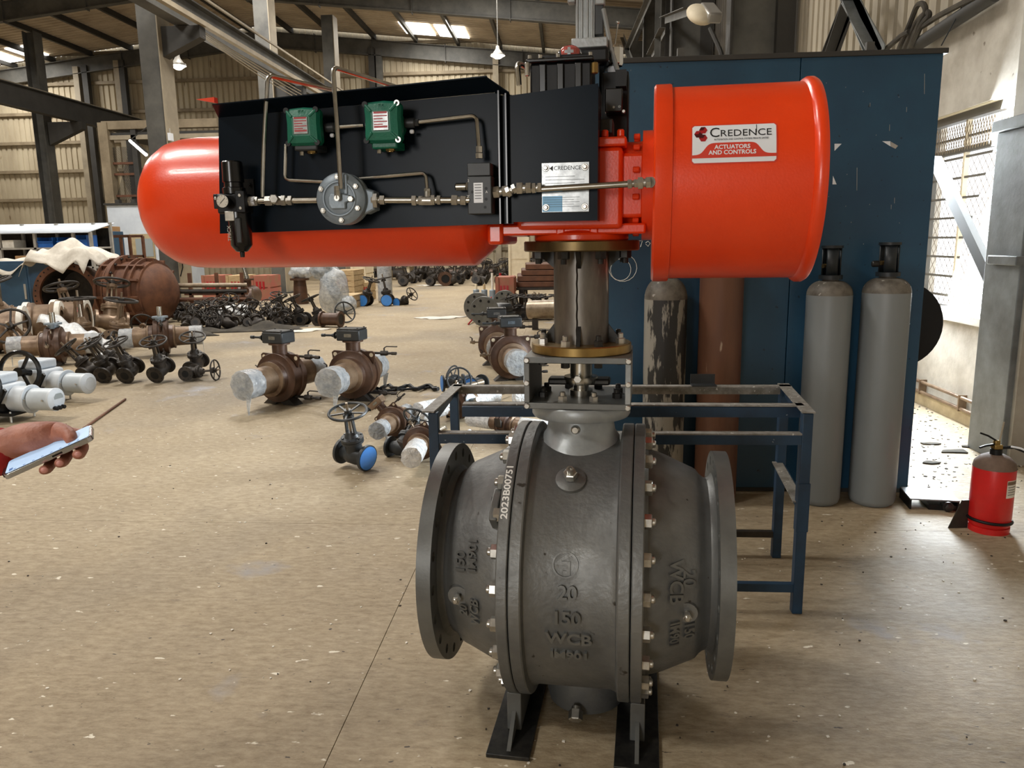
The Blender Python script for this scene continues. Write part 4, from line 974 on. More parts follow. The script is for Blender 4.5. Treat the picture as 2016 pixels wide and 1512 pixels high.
paper([(1607+3*cos(k), 341+3*sin(k)) for k in range(6)], 'bolt_hole', 'black')
def chalk(pts, r=.0016): B().tube([EP(*q) for q in pts], r, n=4).build('chalk_mark', 'white_ink', bo)
chalk([(1226+28*cos(a*.35)*.95-8*sin(a*.35), 527-26*sin(a*.35)-8*cos(a*.35)) for a in range(19)])
chalk([(1222+18*cos(a*.35)-9*sin(a*.35), 531-19*sin(a*.35)-10*cos(a*.35)) for a in range(19)])
chalk([(1258, 474), (1265, 474), (1261, 486)], .002); chalk([(1271, 478), (1276, 475), (1280, 479), (1276, 485), (1271, 480)], .002)
random.seed(8)
for k in range(34):
    px = random.choice([random.uniform(1240, 1840), random.uniform(1590, 1800)]); py = random.uniform(110, 560); h = random.uniform(2, 16) if random.random() < .5 else 2
    if k == 0: px, py, h = 1609, 180, 95
    if k == 1: px, py, h = 1820, 145, 40
    if k == 2: px, py, h = 1687, 330, 45
    w = .7
    paper([(px, py), (px+w, py), (px+w-.4, py+h), (px-.4, py+h)], 'scratch', 'rack_grey')
o = tag(B().lathe([(0, 0), (0, .27), (.035, .27), (.05, .2), (.05, 0)], (2.06, 4.98, .95), (0, -1, 0), 40).cyl((2.06, 4.98, .95), (2.06, 5.0, .95), .05).build('wall_fan', 'black'), 'dark round disc showing past the right edge of the blue enclosure', 'fan')

# gas cylinders
def gas(name, label, x, y, r, h, mb, sh, ms, cap=True, lean=0.0, caph=.16, spout=False):
    g = thing(name, label, 'gas cylinder', (x, y, 0), 0, rot=(lean, 0, 0))
    pr = [(0, 0), (0, r*.80), (.012, r*.93), (.035, r), (sh, r)]
    B().lathe(pr, (0, 0, 0), (0, 0, 1), 48).build('body', mb, g)
    B().lathe([(sh, r*1.001)]+[(sh+(h-sh)*sin(t*pi/16), .042+(r*1.001-.042)*cos(t*pi/16)) for t in range(1, 9)]+[(h+.012, .042), (h+.012, 0)], (0, 0, 0), (0, 0, 1), 48).build('shoulder', ms, g)
    if cap:
        B().ring((0, 0, h+.008), (0, 0, 1), .062, .03, .022, 28).build('collar', 'valve_cap', g)
        b = B()
        for a in (0, 2*pi/3, 4*pi/3): b.lathe([(0, .050), (caph, .050)], (0, 0, h+.02), (0, 0, 1), 8, a+.2, a+1.5); 
        b.build('valve_guard', 'valve_cap', g, solid=.008)
        B().ring((0, 0, h+caph+.015), (0, 0, 1), .057, .03, .014, 28).build('guard_ring', 'valve_cap', g)
        B().cyl((0, 0, h), (0, 0, h+caph*.8), .022, n=14).cyl((0, 0, h+caph*.5), (-.05, -.02, h+caph*.5), .012, n=10).build('valve_stem', 'brass_dark', g)
        if spout: B().cylb((-.05, 0, h+.075), (-.088, 0, h+.075), .017, .004, 12).build('outlet_cap', 'dark_bolt', g)
    return g
gas('gas_cylinder', 'grey gas cylinder with black valve guard, left one of the two grey ones', 1.435, 4.352, .120, 1.262, 'gas_grey', 1.185, 'gas_shoulder')
gas('gas_cylinder', 'grey gas cylinder nearest the window, its black guard has a side outlet', 1.735, 4.345, .124, 1.275, 'gas_grey', 1.195, 'gas_shoulder', spout=True)
gas('gas_cylinder', 'tall brown scratched gas cylinder behind the bench and red drum', .853, 4.36, .119, 1.40, 'gas_brown', 1.32, 'gas_brown', cap=True)
gas('gas_cylinder', 'dark gas cylinder with badly peeling black paint over grey', .548, 4.36, .118, 1.285, 'gas_peel', 1.17, 'gas_shoulder', cap=False)

# bench frame
tb = thing('bench_frame', 'blue steel bench frame with grey paint-spattered top rails behind the valve', 'bench', (0, 0, 0))
Xa, Xb, Ya, Yb, H = -.535, .925, 2.98, 3.54, .838
for x, y in ((Xa, Ya), (Xb, Ya), (Xa, Yb), (Xb+.065, Yb)):
    lg = B().bb((x-.02, y-.02, 0), (x+.02, y+.02, H-.008)).build('leg', 'bench_blue', tb, bevel=.003)
    if x > 0 and y < 3.2: B().bb((x-.023, y-.023, .35), (x+.023, y+.018, .55)).build('leg_sleeve', 'bench_blue', lg, bevel=.002)
def rail(p, q, w, m_='bench_blue', up=(0, 0, 1), t=.006, side=1, name='rail'): return B().angle(p, q, w, t, up, side).build(name, m_, tb, smooth=0)
rail((Xa, Yb-.02, H), (Xb+.085, Yb-.03, H), .045, 'bench_top', name='top_rail', side=-1)
rail((Xa+.1, 3.13, H), (Xb+.02, 3.10, H), .05, 'bench_top', name='top_rail', side=-1)
B().bb((Xa+.1, 3.08, H-.05), (Xb+.02, 3.105, H-.008)).build('rail', 'bench_blue', tb)
B().bar((Xa-.02, Ya-.02, H-.003), (Xa+.02, Yb+.02, H-.003), .05, .006).build('end_rail', 'bench_top', tb)
B().bar((Xb+.0, Ya-.02, H-.003), (Xb+.065, Yb+.02, H-.003), .05, .006).build('end_rail', 'bench_top', tb)
B().bar((Xb, Ya, H-.03), (Xb+.065, Yb, H-.03), .006, .05).build('end_rail', 'bench_blue', tb)
B().bar((Xa, Ya, H-.03), (Xa, Yb, H-.03), .006, .05).build('end_rail', 'bench_blue', tb)
B().bb((Xa+.02, Ya-.018, .705), (Xb-.02, Ya+.016, .745)).build('rail', 'bench_blue', tb); B().bb((Xa+.02, Ya-.022, .745), (Xb-.02, Ya+.018, .751)).build('rail_lip', 'bench_top', tb)
B().bb((Xa, Ya-.015, .09), (Xb, Ya+.015, .125)).build('lower_rail', 'bench_blue', tb, bevel=.002)
B().bb((Xa, Yb-.015, .10), (Xb+.06, Yb+.015, .13)).build('lower_rail', 'dark_iron', tb, bevel=.002)
B().bar((Xb, Ya, .45), (Xb+.065, Yb, .45), .035, .03).build('side_rail', 'bench_blue', tb); B().bar((Xb-.012, Ya, .468), (Xb+.05, Yb, .468), .045, .005).build('side_lip', 'bench_top', tb)
p = atY(1385, 752, 3.5); tag(B().bb((p.x-.055, 3.47, H+.001), (p.x+.055, 3.53, H+.007)).bb((p.x-.055, 3.524, H+.001), (p.x+.055, 3.53, H+.05)).build('angle_offcut', 'gear_black'), 'short dark angle-iron offcut lying on the bench back rail', 'offcut')

# fire extinguisher
p = Vec((2.165, 3.93, 0)); ex = thing('fire_extinguisher', 'dusty red fire extinguisher standing at the foot of the wall column', 'fire extinguisher', p, .1)
R = .098
B().lathe([(.03, 0), (.03, R*.9), (.045, R), (.33, R), (.36, R*.94), (.385, R*.72), (.40, .04), (.40, 0)], (0, 0, 0), (0, 0, 1), 40).build('body', 'ext_red', ex)
B().lathe([(.335, R*1.005), (.362, R*.945), (.388, R*.70), (.402, .042), (.402, .0)], (0, 0, .001), (0, 0, 1), 40).build('dusty_shoulder', 'dusty', ex)
B().lathe([(.0, R*.88), (.0, R*.96), (.03, R*.97), (.03, R*.88)], (0, 0, 0), (0, 0, 1), 40).build('skirt', 'ext_red', ex)
B().torus((0, 0, .062), (0.05, 0, 1), R+.002, .008, 36, 8).build('strap_ring', 'black', ex)
B().cyl((0, 0, .40), (0, 0, .43), .028, n=18).build('collar', 'black', ex)
B().bb((-.02, -.02, .43), (.022, .02, .455)).bb((-.015, -.012, .45), (.012, .012, .475)).build('valve_head', 'brass', ex, bevel=.004)
B().tube([(0, 0, .455), (-.06, -.01, .452), (-.10, -.02, .445)], .006, n=6).tube([(.0, 0, .47), (-.05, 0, .50), (-.09, 0, .515)], .005, n=6).build('lever', 'black', ex)
B().cyl((.012, 0, .47), (.025, 0, .57), .004, n=6).build('safety_pin', 'steelwork_light', ex)
B().tube([(.02, -.01, .44), (.07, -.03, .445), (.13, -.05, .42), (.18, -.06, .36)], .0085, n=8).build('hose', 'black', ex); B().tube([(.05, -.035, .451), (.09, -.05, .444), (.13, -.062, .424), (.175, -.07, .37)], .005, n=8).build('hose_sleeve', 'decal_white', ex)
def lab(u, v):
    a = radians(-86+40*u); return ((R+.0012)*cos(a), (R+.0012)*sin(a), .20+.09*v)
B().grid(lab, 10, 2).build('label', 'paper', ex); 
def lab2(u, v):
    a = radians(-85+38*u); return ((R+.0018)*cos(a), (R+.0018)*sin(a), .268+.018*v)
B().grid(lab2, 10, 2).build('label_band', 'brown_light', ex)
b = B()
for k in range(4):
    b.grid(lambda u, v, k=k: ((R+.0018)*cos(radians(-82+30*u)), (R+.0018)*sin(radians(-82+30*u)), .258-.013*k-.003*v), 8, 1)
b.build('label_print', 'ink', ex)
B().prism([(-.19, 0), (-.09, 0), (-.09, .15), (-.13, .15)], (0, .03, 0), (1, 0, 0), (0, 0, 1), (0, .006, 0)).build('foot_bracket', 'dark_iron', ex)
# steel channel piece with roller on the floor
c = thing('steel_channel', 'short dark steel channel with an end roller on the floor beside the cylinders', 'channel', (2.03, 4.30, 0), radians(-8))
B().bb((-.12, -.09, .055), (.13, .12, .063)).build('top_flange', 'col_steel', c); B().bb((-.12, -.09, .0), (-.112, .12, .055)).build('web', 'black', c)
B().bb((.122, -.09, .0), (.13, .12, .055)).build('web', 'black', c); B().bb((-.02, -.08, .0), (.122, .1, .03)).build('inner_block', 'black', c)
B().cyl((.07, -.11, .03), (.07, -.06, .03), .028, n=20).hex((.07, -.11, .03), (0, -1, 0), .02, .012).build('roller', 'dark_bolt', c)
# scraps of black rag at the wall
random.seed(4)
for i, (px, py, s_) in enumerate(((1838, 875, .10), (1880, 890, .14), (1835, 912, .08), (1905, 880, .09))):
    p = fl(px, py); P = [(s_*random.uniform(.4, 1)*cos(k*.9), s_*.5*random.uniform(.4, 1)*sin(k*.9)) for k in range(7)]
    o = B().prism(P, (0, 0, .002), (1, 0, 0), (0, 1, 0), (0, 0, .008)).build('rag_scrap', 'cloth_dark', smooth=0, loc=(p.x, p.y, 0))
    tag(o, ['small black scrap by the enclosure corner', 'long black rag scrap on the littered floor', 'flat black scrap nearest the steel channel', 'black scrap beside the wall column foot'][i], 'scrap')

# ================================================================ hand holding a phone
def HP(px, py, d): r_ = ray(px, py); return CC + r_*(d/r_.dot(CF))
PCN = HP(99, 888, 1.35)
Lx = (CR*.880 + CU*.460 + CF*.34).normalized(); Wx = (CR*-.10 + CU*.39 + CF*.92); Wx = (Wx-Lx*Wx.dot(Lx)).normalized(); Nx = Lx.cross(Wx)
if Nx.z < 0: Nx = -Nx
ph = thing('smartphone', 'smartphone in a clear case with a bright pale-blue screen held in a hand', 'phone', PCN)
PM = Matrix((Lx, Wx, Nx)).transposed().to_4x4(); ph.matrix_world = Matrix.Translation(PCN) @ PM
def rrect(l, w, r, n=5):
    P = []
    for cx, cy, a in ((l-r, w-r, 0), (-l+r, w-r, pi/2), (-l+r, -w+r, pi), (l-r, -w+r, 3*pi/2)):
        P += [(cx+r*cos(a+pi/2*k/n), cy+r*sin(a+pi/2*k/n)) for k in range(n+1)]
    return P
B().prism(rrect(.0735, .0370, .010), (0, 0, -.005), (1, 0, 0), (0, 1, 0), (0, 0, .009)).build('case', 'phone_edge', ph, bevel=.001)
B().prism(rrect(.0722, .0358, .009), (0, 0, -.003), (1, 0, 0), (0, 1, 0), (0, 0, .0076)).build('bezel', 'phone_dark', ph)
B().prism(rrect(.0695, .0333, .006), (0, 0, .0047), (1, 0, 0), (0, 1, 0), (0, 0, .0004)).build('screen', 'phone_screen', ph)
B().bb((.005, -.0376, -.002), (.022, -.0369, .001)).build('side_button', 'phone_dark', ph)
b = B(); random.seed(6)
for k in range(8): b.bb((-.056+.015*k, -.03, .0051), (-.052+.015*k, -.027, .0052))
b.bb((-.064, -.028, .0051), (-.058, -.016, .0052)); b.build('screen_icons', 'cap_blue', ph, smooth=0)
B().bb((-.077, -.02, -.004), (-.0725, .01, .003)).build('plug', 'phone_dark', ph)
def PW(l, w, n): return PCN + Lx*l + Wx*w + Nx*n
def skin_mesh(name, verts, edges, radii, root, m_, sub=2, parent=None):
    me = bpy.data.meshes.new(name); me.from_pydata([tuple(v) for v in verts], edges, []); me.materials.append(MATS[m_])
    o = bpy.data.objects.new(name, me); COL.objects.link(o)
    if parent is not None: o.parent = parent
    md = o.modifiers.new('skin', 'SKIN'); md.use_smooth_shade = True
    sv = me.skin_vertices[0].data
    for i, r_ in enumerate(radii): sv[i].radius = r_ if isinstance(r_, tuple) else (r_, r_); sv[i].use_root = (i == root)
    s_ = o.modifiers.new('sub', 'SUBSURF'); s_.levels = sub; s_.render_levels = sub
    return o
VV = []; EE = []; RR = []
def node(p, r_, par=None):
    VV.append(Vec(p)); RR.append(r_)
    if par is not None: EE.append((par, len(VV)-1))
    return len(VV)-1
# body chain out of frame to the left: pelvis -> spine -> head, legs, arms; right arm reaches the phone
px_, py_ = -1.66, 1.50
pel = node((px_, py_, .95), (.11, .11)); sp1 = node((px_, py_, 1.12), (.105, .105), pel); sp2 = node((px_, py_, 1.30), (.11, .11), sp1); nk = node((px_, py_, 1.46), .055, sp2); hd = node((px_+.02, py_, 1.575), (.082, .078), nk); hd1 = node((px_+.015, py_, 1.65), (.098, .088), hd); hd2 = node((px_+.005, py_, 1.725), (.080, .074), hd1)
for s_ in (-1, 1):
    hp = node((px_, py_+s_*.10, .90), .085, pel); kn = node((px_+.02, py_+s_*.11, .50), .058, hp); an = node((px_, py_+s_*.11, .10), .04, kn); ft = node((px_+.14, py_+s_*.12, .035), .032, an)
sh2 = node((px_, py_+.19, 1.385), .055, sp2); el2 = node((px_-.02, py_+.26, 1.12), .043, sh2); wr2 = node((px_+.1, py_+.25, .90), .03, el2); hn2 = node((px_+.14, py_+.24, .81), .032, wr2)
sh = node((px_, py_-.19, 1.385), .055, sp2); el = node((px_+.20, py_-.24, 1.10), .043, sh)
wr = node(HP(8, 880, 1.375), (.027, .032), el); pm0 = node(HP(44, 866, 1.385), (.032, .038), wr); pm1 = node(HP(80, 857, 1.388), (.028, .034), pm0)
tb1 = node(HP(110, 850, 1.378), (.0185, .021), pm1); tb2 = node(HP(131, 850, 1.367), (.0140, .0150), tb1); tb3 = node(HP(141, 862, 1.353), (.0125, .0125), tb2); tb4 = node(HP(139, 873, 1.342), (.0085, .0085), tb3)
for (l0, l1, l2, tip, rr) in ((.030, .045, .040, (.040, -.046, -.012), .0098), (.004, .018, .012, (.0095, -.050, -.012), .0098), (-.020, -.010, -.016, (-.016, -.048, -.012), .0092)):
    k1 = node(PW(l0, .044, -.012), .0135, pm1); k2 = node(PW(l1, .022, -.024), .0108, k1); k3 = node(PW(l2, -.020, -.022), rr, k2); k4 = node(PW(*tip), rr*.92, k3)
k1 = node(PW(.046, .044, -.006), .0125, pm1); k2 = node(PW(.056, .022, -.016), .0100, k1)
pe = skin_mesh('person', VV, EE, RR, 0, 'skin'); tag(pe, 'person at the left edge in a red long-sleeved shirt, hand holding a phone', 'person')
# clothing
def garment(name, m_, chain_nodes, edges, radii, root): return skin_mesh(name, chain_nodes, edges, radii, root, m_, 2, pe)
wv = VV[wr]; elv = VV[el]; shv = VV[sh]; cuff = HP(46, 886, 1.388)
for cn_, rr_ in (([Vec((px_, py_-.13, 1.385)), shv, elv, elv.lerp(wv, .55), cuff], [.075, .075, .060, .056, .047]), ([Vec((px_, py_+.13, 1.385)), VV[sh2], VV[el2], VV[el2].lerp(VV[wr2], .9)], [.075, .075, .058, .046])):
    garment('sleeve', 'sleeve_red', cn_, [(k, k+1) for k in range(len(cn_)-1)], rr_, 0)
def shell(name, m_, lv):
    def fn(u, v):
        k = min(int(v*(len(lv)-1)), len(lv)-2); t = v*(len(lv)-1)-k; a, c = lv[k], lv[k+1]; q = [a[n]*(1-t)+c[n]*t for n in range(4)]; an = 2*pi*u
        return (px_+q[3]+q[1]*cos(an), py_+q[2]*sin(an), q[0])
    B().grid(fn, 28, (len(lv)-1)*3).build(name, m_, pe, smooth=80, solid=.006)
shell('shirt', 'sleeve_red', [(.84, .155, .200, 0), (.95, .145, .185, 0), (1.08, .138, .178, 0), (1.22, .145, .195, 0), (1.34, .142, .215, 0), (1.42, .115, .185, 0), (1.465, .075, .095, 0), (1.485, .066, .070, 0)])
shell('trousers', 'trousers', [(.80, .135, .185, 0), (.90, .140, .188, 0), (.99, .132, .172, 0)])
for s_ in (-1, 1):
    B().tube([(px_, py_+s_*.095, .90), (px_+.005, py_+s_*.10, .74), (px_+.02, py_+s_*.11, .5), (px_, py_+s_*.11, .30), (px_-.005, py_+s_*.11, .07)], [.105, .100, .078, .070, .066], n=18).build('trouser_leg', 'trousers', pe, smooth=80)
    B().ball((px_+.07, py_+s_*.115, .045), 1, (.15, .055, .052), 18, 10).bb((px_-.075, py_+s_*.115-.05, 0), (px_+.21, py_+s_*.115+.05, .018)).build('shoe', 'black', pe)
    B().ball((px_+.103, py_+s_*.032, 1.640), .012, (.6, 1, .7), 10, 8).build('eye', 'decal_white', pe); B().ball((px_+.109, py_+s_*.032, 1.640), .0055, (.6, 1, 1), 8, 6).build('iris', 'hair', pe)
    B().ball((px_+.02, py_+s_*.082, 1.625), .026, (.7, .35, 1.1), 10, 8).build('ear', 'skin', pe); B().bar((px_+.104, py_+s_*.016, 1.662), (px_+.100, py_+s_*.05, 1.664), .006, .007).build('eyebrow', 'hair', pe)
B().lathe([(0, .006), (.02, .010), (.042, .015), (.05, .008), (.052, 0)], (px_+.103, py_, 1.648), (.22, 0, -1), 10).build('nose', 'skin', pe); B().ball((px_+.098, py_, 1.560), .02, (.4, 1.1, .32), 12, 8).build('mouth', 'nail', pe)
b = B().lathe([(0, .094), (.03, .102), (.07, .096), (.105, .070), (.125, .03), (.13, 0)], (px_-.005, py_, 1.655), (0, 0, 1), 24); b.xf(Matrix.Translation((px_-.005, py_, 1.655)) @ Matrix.Rotation(radians(-16), 4, 'Y') @ Matrix.Translation((-px_+.005, -py_, -1.655))); b.build('hair', 'hair', pe, smooth=80)
# nails on the three fingertips and the thumb
for (tip) in ((.040, -.046, -.012), (.0095, -.050, -.012), (-.016, -.048, -.012)):
    B().ball((0, 0, 0), .0062, (1.0, .45, .8), 10, 6).build('fingernail', 'nail', pe, loc=PW(tip[0]+.004, tip[1]-.0085, tip[2]+.001), rot=(0, 0, .4))
# ================================================================ background valves: prototypes
def wheel(b, c, axis, R, r=.012, spokes=5, hub=.03):
    b.torus(c, axis, R, r, 28, 7); a, u, v = basis(axis); c = Vec(c)
    for k in range(spokes):
        an = 2*pi*k/spokes; d = u*cos(an)+v*sin(an); b.bar(c+d*hub*.8-a*r*.8, c+d*R, r*1.2, r*.9, up=a)
    b.cyl(c-a*r*1.6, c+a*r*1.6, hub, n=12); return b
def ball_valve(label, loc, rz, gearbox=True, film=True, rot=None, scale=None, group=None, taps=True, L=.36, name='geared_ball_valve'):
    """brown welded-end ball valve; pipe along local y (front is -y), 0.47 m body"""
    t = thing(name, label, 'valve', loc, rz, group, rot, scale); z = .262; R = .235
    B().lathe([(-.16, .125), (-.155, .158), (-.105, .168), (-.095, .185), (-.09, R-.004), (-.086, R), (-.035, R), (-.03, R-.014), (.03, R-.014), (.035, R), (.086, R), (.09, R-.004), (.095, .185), (.105, .168), (.155, .158), (.16, .125)], (0, 0, z), (0, 1, 0), 40).build('body', 'brown_paint', t)
    for s_ in (-1, 1):
        p = B().lathe([(s_*.155, .165), (s_*.175, .165), (s_*.185, .132), (s_*(.155+L), .128), (s_*(.157+L), .115), (s_*.3, .112), (s_*.3, 0)], (0, 0, z), (0, 1, 0), 36).build('pipe_end', 'brown_light', t)
        if film:
            b = B().lathe([(s_*(.16+L*.55), .134), (s_*(.16+L*.8), .137), (s_*(.165+L), .134), (s_*(.172+L), .09), (s_*(.168+L), 0)], (0, 0, z), (0, 1, 0), 28)
            random.seed(3); b.v = [tuple(Vec(q)+Vec((random.uniform(-.004, .004), random.uniform(-.004, .004), random.uniform(-.004, .004)))) for q in b.v]
            b.build('plastic_wrap', 'film', p)
            b = B().prism([(.0, .0), (.06, .01), (.03, -.10), (.012, -.20), (-.005, -.10)], (.045 if s_ < 0 else .06, s_*(.168+L), z-.09), (1, 0, 0), (0, 0, 1), (0, .004, 0)); b.build('wrap_tail', 'film', p)
    # saddle with lifting lugs
    for s_ in (-1, 1):
        B().prism([(s_*.06, .16), (s_*.215, .10), (s_*.225, .205), (s_*.20, .222), (s_*.06, .215)], (0, -.008, z), (1, 0, 0), (0, 0, 1), (0, .016, 0)).build('lifting_lug', 'brown_paint', t)
        B().cyl((s_*.19, -.0085, z+.185), (s_*.19, .0085, z+.185), .020, n=14).build('lug_hole', 'cream', t)
        B().prism([(s_*.02, -.235), (s_*.09, -.18), (s_*.19, -.262), (s_*.05, -.262)], (0, -.06, z), (1, 0, 0), (0, 0, 1), (0, .12, 0)).build('foot', 'dark_iron', t)
    if gearbox:
        B().cyl((0, 0, z+.20), (0, 0, z+.325), .07, n=24).ring((0, 0, z+.31), (0, 0, 1), .10, .02, .015, 28).build('neck', 'brown_paint', t)
        g = B().bb((-.125, -.095, z+.325), (.115, .095, z+.43)).build('gearbox', 'gear_black', t, bevel=.012)
        B().bb((-.12, -.09, z+.43), (.11, .09, z+.442)).build('gearbox_cover', 'dark_bolt', g, bevel=.004)
        B().bb((-.04, -.098, z+.362), (.035, -.0955, z+.395)).build('nameplate', 'plate_steel', g)
        for x in (-.1, .09):
            for y in (-.07, .07): B().hex((x, y, z+.442), (0, 0, 1), .009, .008).build('cover_bolt', 'dark_bolt', g)
        B().cyl((-.125, -.03, z+.37), (-.20, -.03, z+.37), .017, n=12).cyl((-.165, -.03, z+.37), (-.185, -.03, z+.37), .035, .02, 16).cyl((-.20, -.03, z+.37), (-.29, -.03, z+.37), .011, n=10).cyl((-.275, -.03, z+.37), (-.31, -.03, z+.37), .016, n=12).build('input_shaft', 'gear_black', t)
    else:
        B().cyl((0, 0, z+.20), (0, 0, z+.27), .065, n=24).ring((0, 0, z+.265), (0, 0, 1), .105, .03, .022, 28).build('neck', 'alu_grey', t)
        B().cyl((0, 0, z+.28), (0, 0, z+.42), .034, n=20).build('stem', 'steel', t)
    if taps:
        for (x, zz, s_, h) in ((.235, .20, 1, 1), (-.235, .02, -1, .5), (.20, -.19, 1, 1.1)):
            tv = B().cyl((x*.6, .03, z+zz), (x+s_*.20*h, .03, z+zz), .012, n=10).hex((x+s_*.04, .03, z+zz), (s_, 0, 0), .026, .07*h).hex((x+s_*.15*h, .03, z+zz), (s_, 0, 0), .017, .05*h).build('drain_tap', 'dark_iron' if h >= 1 else 'pipe_bare', t)
            b = B().cyl((x+s_*.075, .03, z+zz+.015), (x+s_*.075, .03, z+zz+.05), .008, n=8).tube([(x+s_*.075, .03, z+zz+.05), (x+s_*.10, .03, z+zz+.065), (x+s_*.21*h, .03, z+zz+.065)], .006, n=6); b.build('lever', 'dark_iron', tv)
    return t
def gate_valve(label, loc, rot, m_='dark_iron', caps=None, scale=None, group=None, wheel_m=None, name='gate_valve'):
    """flow along local x, stem up; flange radius 0.083"""
    t = thing(name, label, 'valve', loc, 0, group, rot, scale); z = .083
    B().lathe([(-.11, .03), (-.11, .083), (-.092, .083), (-.090, .048), (-.06, .05), (-.03, .062), (.03, .062), (.06, .05), (.09, .048), (.092, .083), (.11, .083), (.11, .03)], (0, 0, z), (1, 0, 0), 28).lathe([(0, .055), (.085, .052), (.09, .07), (.105, .07)], (0, 0, z), (0, 0, 1), 24).build('body', m_, t)
    B().lathe([(.108, .0), (.108, .07), (.124, .07), (.13, .045), (.165, .03), (.165, 0)], (0, 0, z), (0, 0, 1), 24).build('bonnet', m_, t)
    B().bar((-.034, 0, z+.15), (-.026, 0, z+.27), .012, .018, up=(0, 1, 0)).bar((.034, 0, z+.15), (.026, 0, z+.27), .012, .018, up=(0, 1, 0)).cyl((0, 0, z+.26), (0, 0, z+.285), .034, n=14).build('yoke', m_, t)
    B().cyl((0, 0, z+.16), (0, 0, z+.36), .008, n=8).build('stem', 'pipe_bare', t)
    wheel(B(), (0, 0, z+.30), (0, 0, 1), .115, .009, 5, .022).build('handwheel', wheel_m or m_, t)
    for s_ in (-1, 1):
        if caps: B().cyl((s_*.110, 0, z), (s_*.114, 0, z), .074, n=24).build('end_cap', caps, t)
        else: B().cyl((s_*.085, 0, z), (s_*.1105, 0, z), .04, n=20).build('bore', 'black', t)
    if not caps:
        b = B()
        for s_ in (-1, 1):
            for k in range(8): a = 2*pi*k/8+.4; b.cyl((s_*.109, .066*cos(a), z+.066*sin(a)), (s_*.1107, .066*cos(a), z+.066*sin(a)), .007, n=6)
        o = b.build('bolt_holes', 'black', t)
    for k in range(6):
        a = 2*pi*k/6; B().hex((.058*cos(a), .058*sin(a), z+.124), (0, 0, 1), .008, .009).build('bonnet_nut', m_, t)
    return t
# ---- the two brown valves in the middle and the pair behind the bench
bv = ball_valve('brown ball valve with black gearbox, left of the two on open floor', (-2.72, 7.05, 0), radians(-20))
dup(bv, (-2.06, 7.22, 0), (0, 0, radians(-11)), 'brown ball valve with black gearbox, right of the two on open floor')
dup(bv, (-.86, 9.35, 0), (0, 0, radians(6)), 'brown geared ball valve half hidden behind its twin, the rear one of the pair')
dup(bv, (-.62, 8.30, 0), (0, 0, radians(14)), 'brown geared ball valve left of the brass spool flange, front of the pair')
bs = ball_valve('brown bare-stemmed ball valve right behind the row of small gate valves', (-5.62, 10.25, 0), radians(-66), gearbox=False, taps=True)
dup(bs, (-6.62, 9.45, 0), (0, 0, radians(112)), 'brown ball valve with a bare grey stem standing behind the pale actuators')
# ---- small valves by the bench
s_ = .5
def tilt(rx, ry, rz): return (radians(rx), radians(ry), radians(rz))
sv = ball_valve('small brown ball valve lying in the bench cluster, its near pipe wrapped in white film', (-1.00, 5.42, 0), 0, gearbox=False, film=False, scale=.5, rot=tilt(0, 60, 2), L=.62, taps=True, name='small_ball_valve')
for ch in sv.children:
    pass
sv.location = (-1.02-.262*.5*sin(radians(60)), 5.12, .135-.262*.5*cos(radians(60)))
for (y0_, y1_) in ((-.78, -.30), (.30, .80)):
    b = B().lathe([(y0_-.01, 0), (y0_-.01, .10), (y0_, .138), (y0_+.1, .142), (y1_-.05, .138), (y1_, .134)], (0, 0, .262), (0, 1, 0), 24); random.seed(int(y1_*10))
    b.v = [tuple(Vec(q)+Vec((random.uniform(-.007, .007), 0, random.uniform(-.007, .007)))) for q in b.v]; b.build('plastic_wrap', 'film_white', sv)
s2v = ball_valve('small brown ball valve with a tilted tan gearbox and green tag', (0, 0, 0), 0, gearbox=True, film=True, scale=.5, rot=tilt(0, -40, -8), L=.5, taps=True, name='small_ball_valve')
s2v.location = (-1.36+.262*.5*sin(radians(40)), 5.75, .135-.262*.5*cos(radians(40)))
gt = [c for c in s2v.children if c.name.startswith('gearbox')][0]; gt.data = gt.data.copy(); gt.data.materials[0] = MATS['brown_light']
B().bb((-.128, -.06, .262+.35), (-.126, .04, .262+.405)).build('black_tag', 'black', s2v); B().bb((-.131, -.045, .262+.362), (-.128, .005, .262+.395)).build('green_tag', 'green', s2v)
d3 = dup(sv, (-.90, 6.55, 0), tilt(0, 75, -38), 'small brown ball valve lying behind the wrapped pipe near the bench', scale=.58); d3.location = (-1.05, 6.5, .10)
dup(s2v, (-.35, 4.45, .10), tilt(0, 70, 20), 'small brown ball valve lying behind the bench leg under the rails', scale=.5)
dup(sv, (-.52, 5.6, .11), tilt(0, 80, 60), 'small brown ball valve lying further back under the bench', scale=.45)
dup(s2v, (-.12, 5.9, .12), tilt(0, 95, -25), 'small brown ball valve seen through the bench between the grey rails', scale=.5)
dup(sv, (-.15, 6.9, .11), tilt(0, 80, -70), 'small brown ball valve lying just behind the grey mounting box', scale=.5)
gate_valve('black gate valve with blue end caps, nearest one in front of the bench', (-1.43, 4.95, .015), tilt(14, 6, -28), 'gear_black', 'cap_blue', scale=1.08)
gate_valve('black gate valve with a blue end cap tucked behind the nearest one', (-1.18, 5.18, 0), tilt(-52, 0, -22), 'gear_black', 'cap_blue', scale=.92).location = (-1.20, 5.16, .02)
gate_valve('black gate valve with blue caps lying on top of the small brown valve', (-1.0, 7.15, 0), tilt(75, 0, 20), 'gear_black', 'cap_blue', scale=.95).location = (-1.08, 7.0, .20)
gate_valve('black gate valve with an upright handwheel lying behind the brown valves', (-.8, 7.3, 0), tilt(-80, 0, 65), 'gear_black', 'cap_blue', scale=.95).location = (-.80, 7.2, .14)
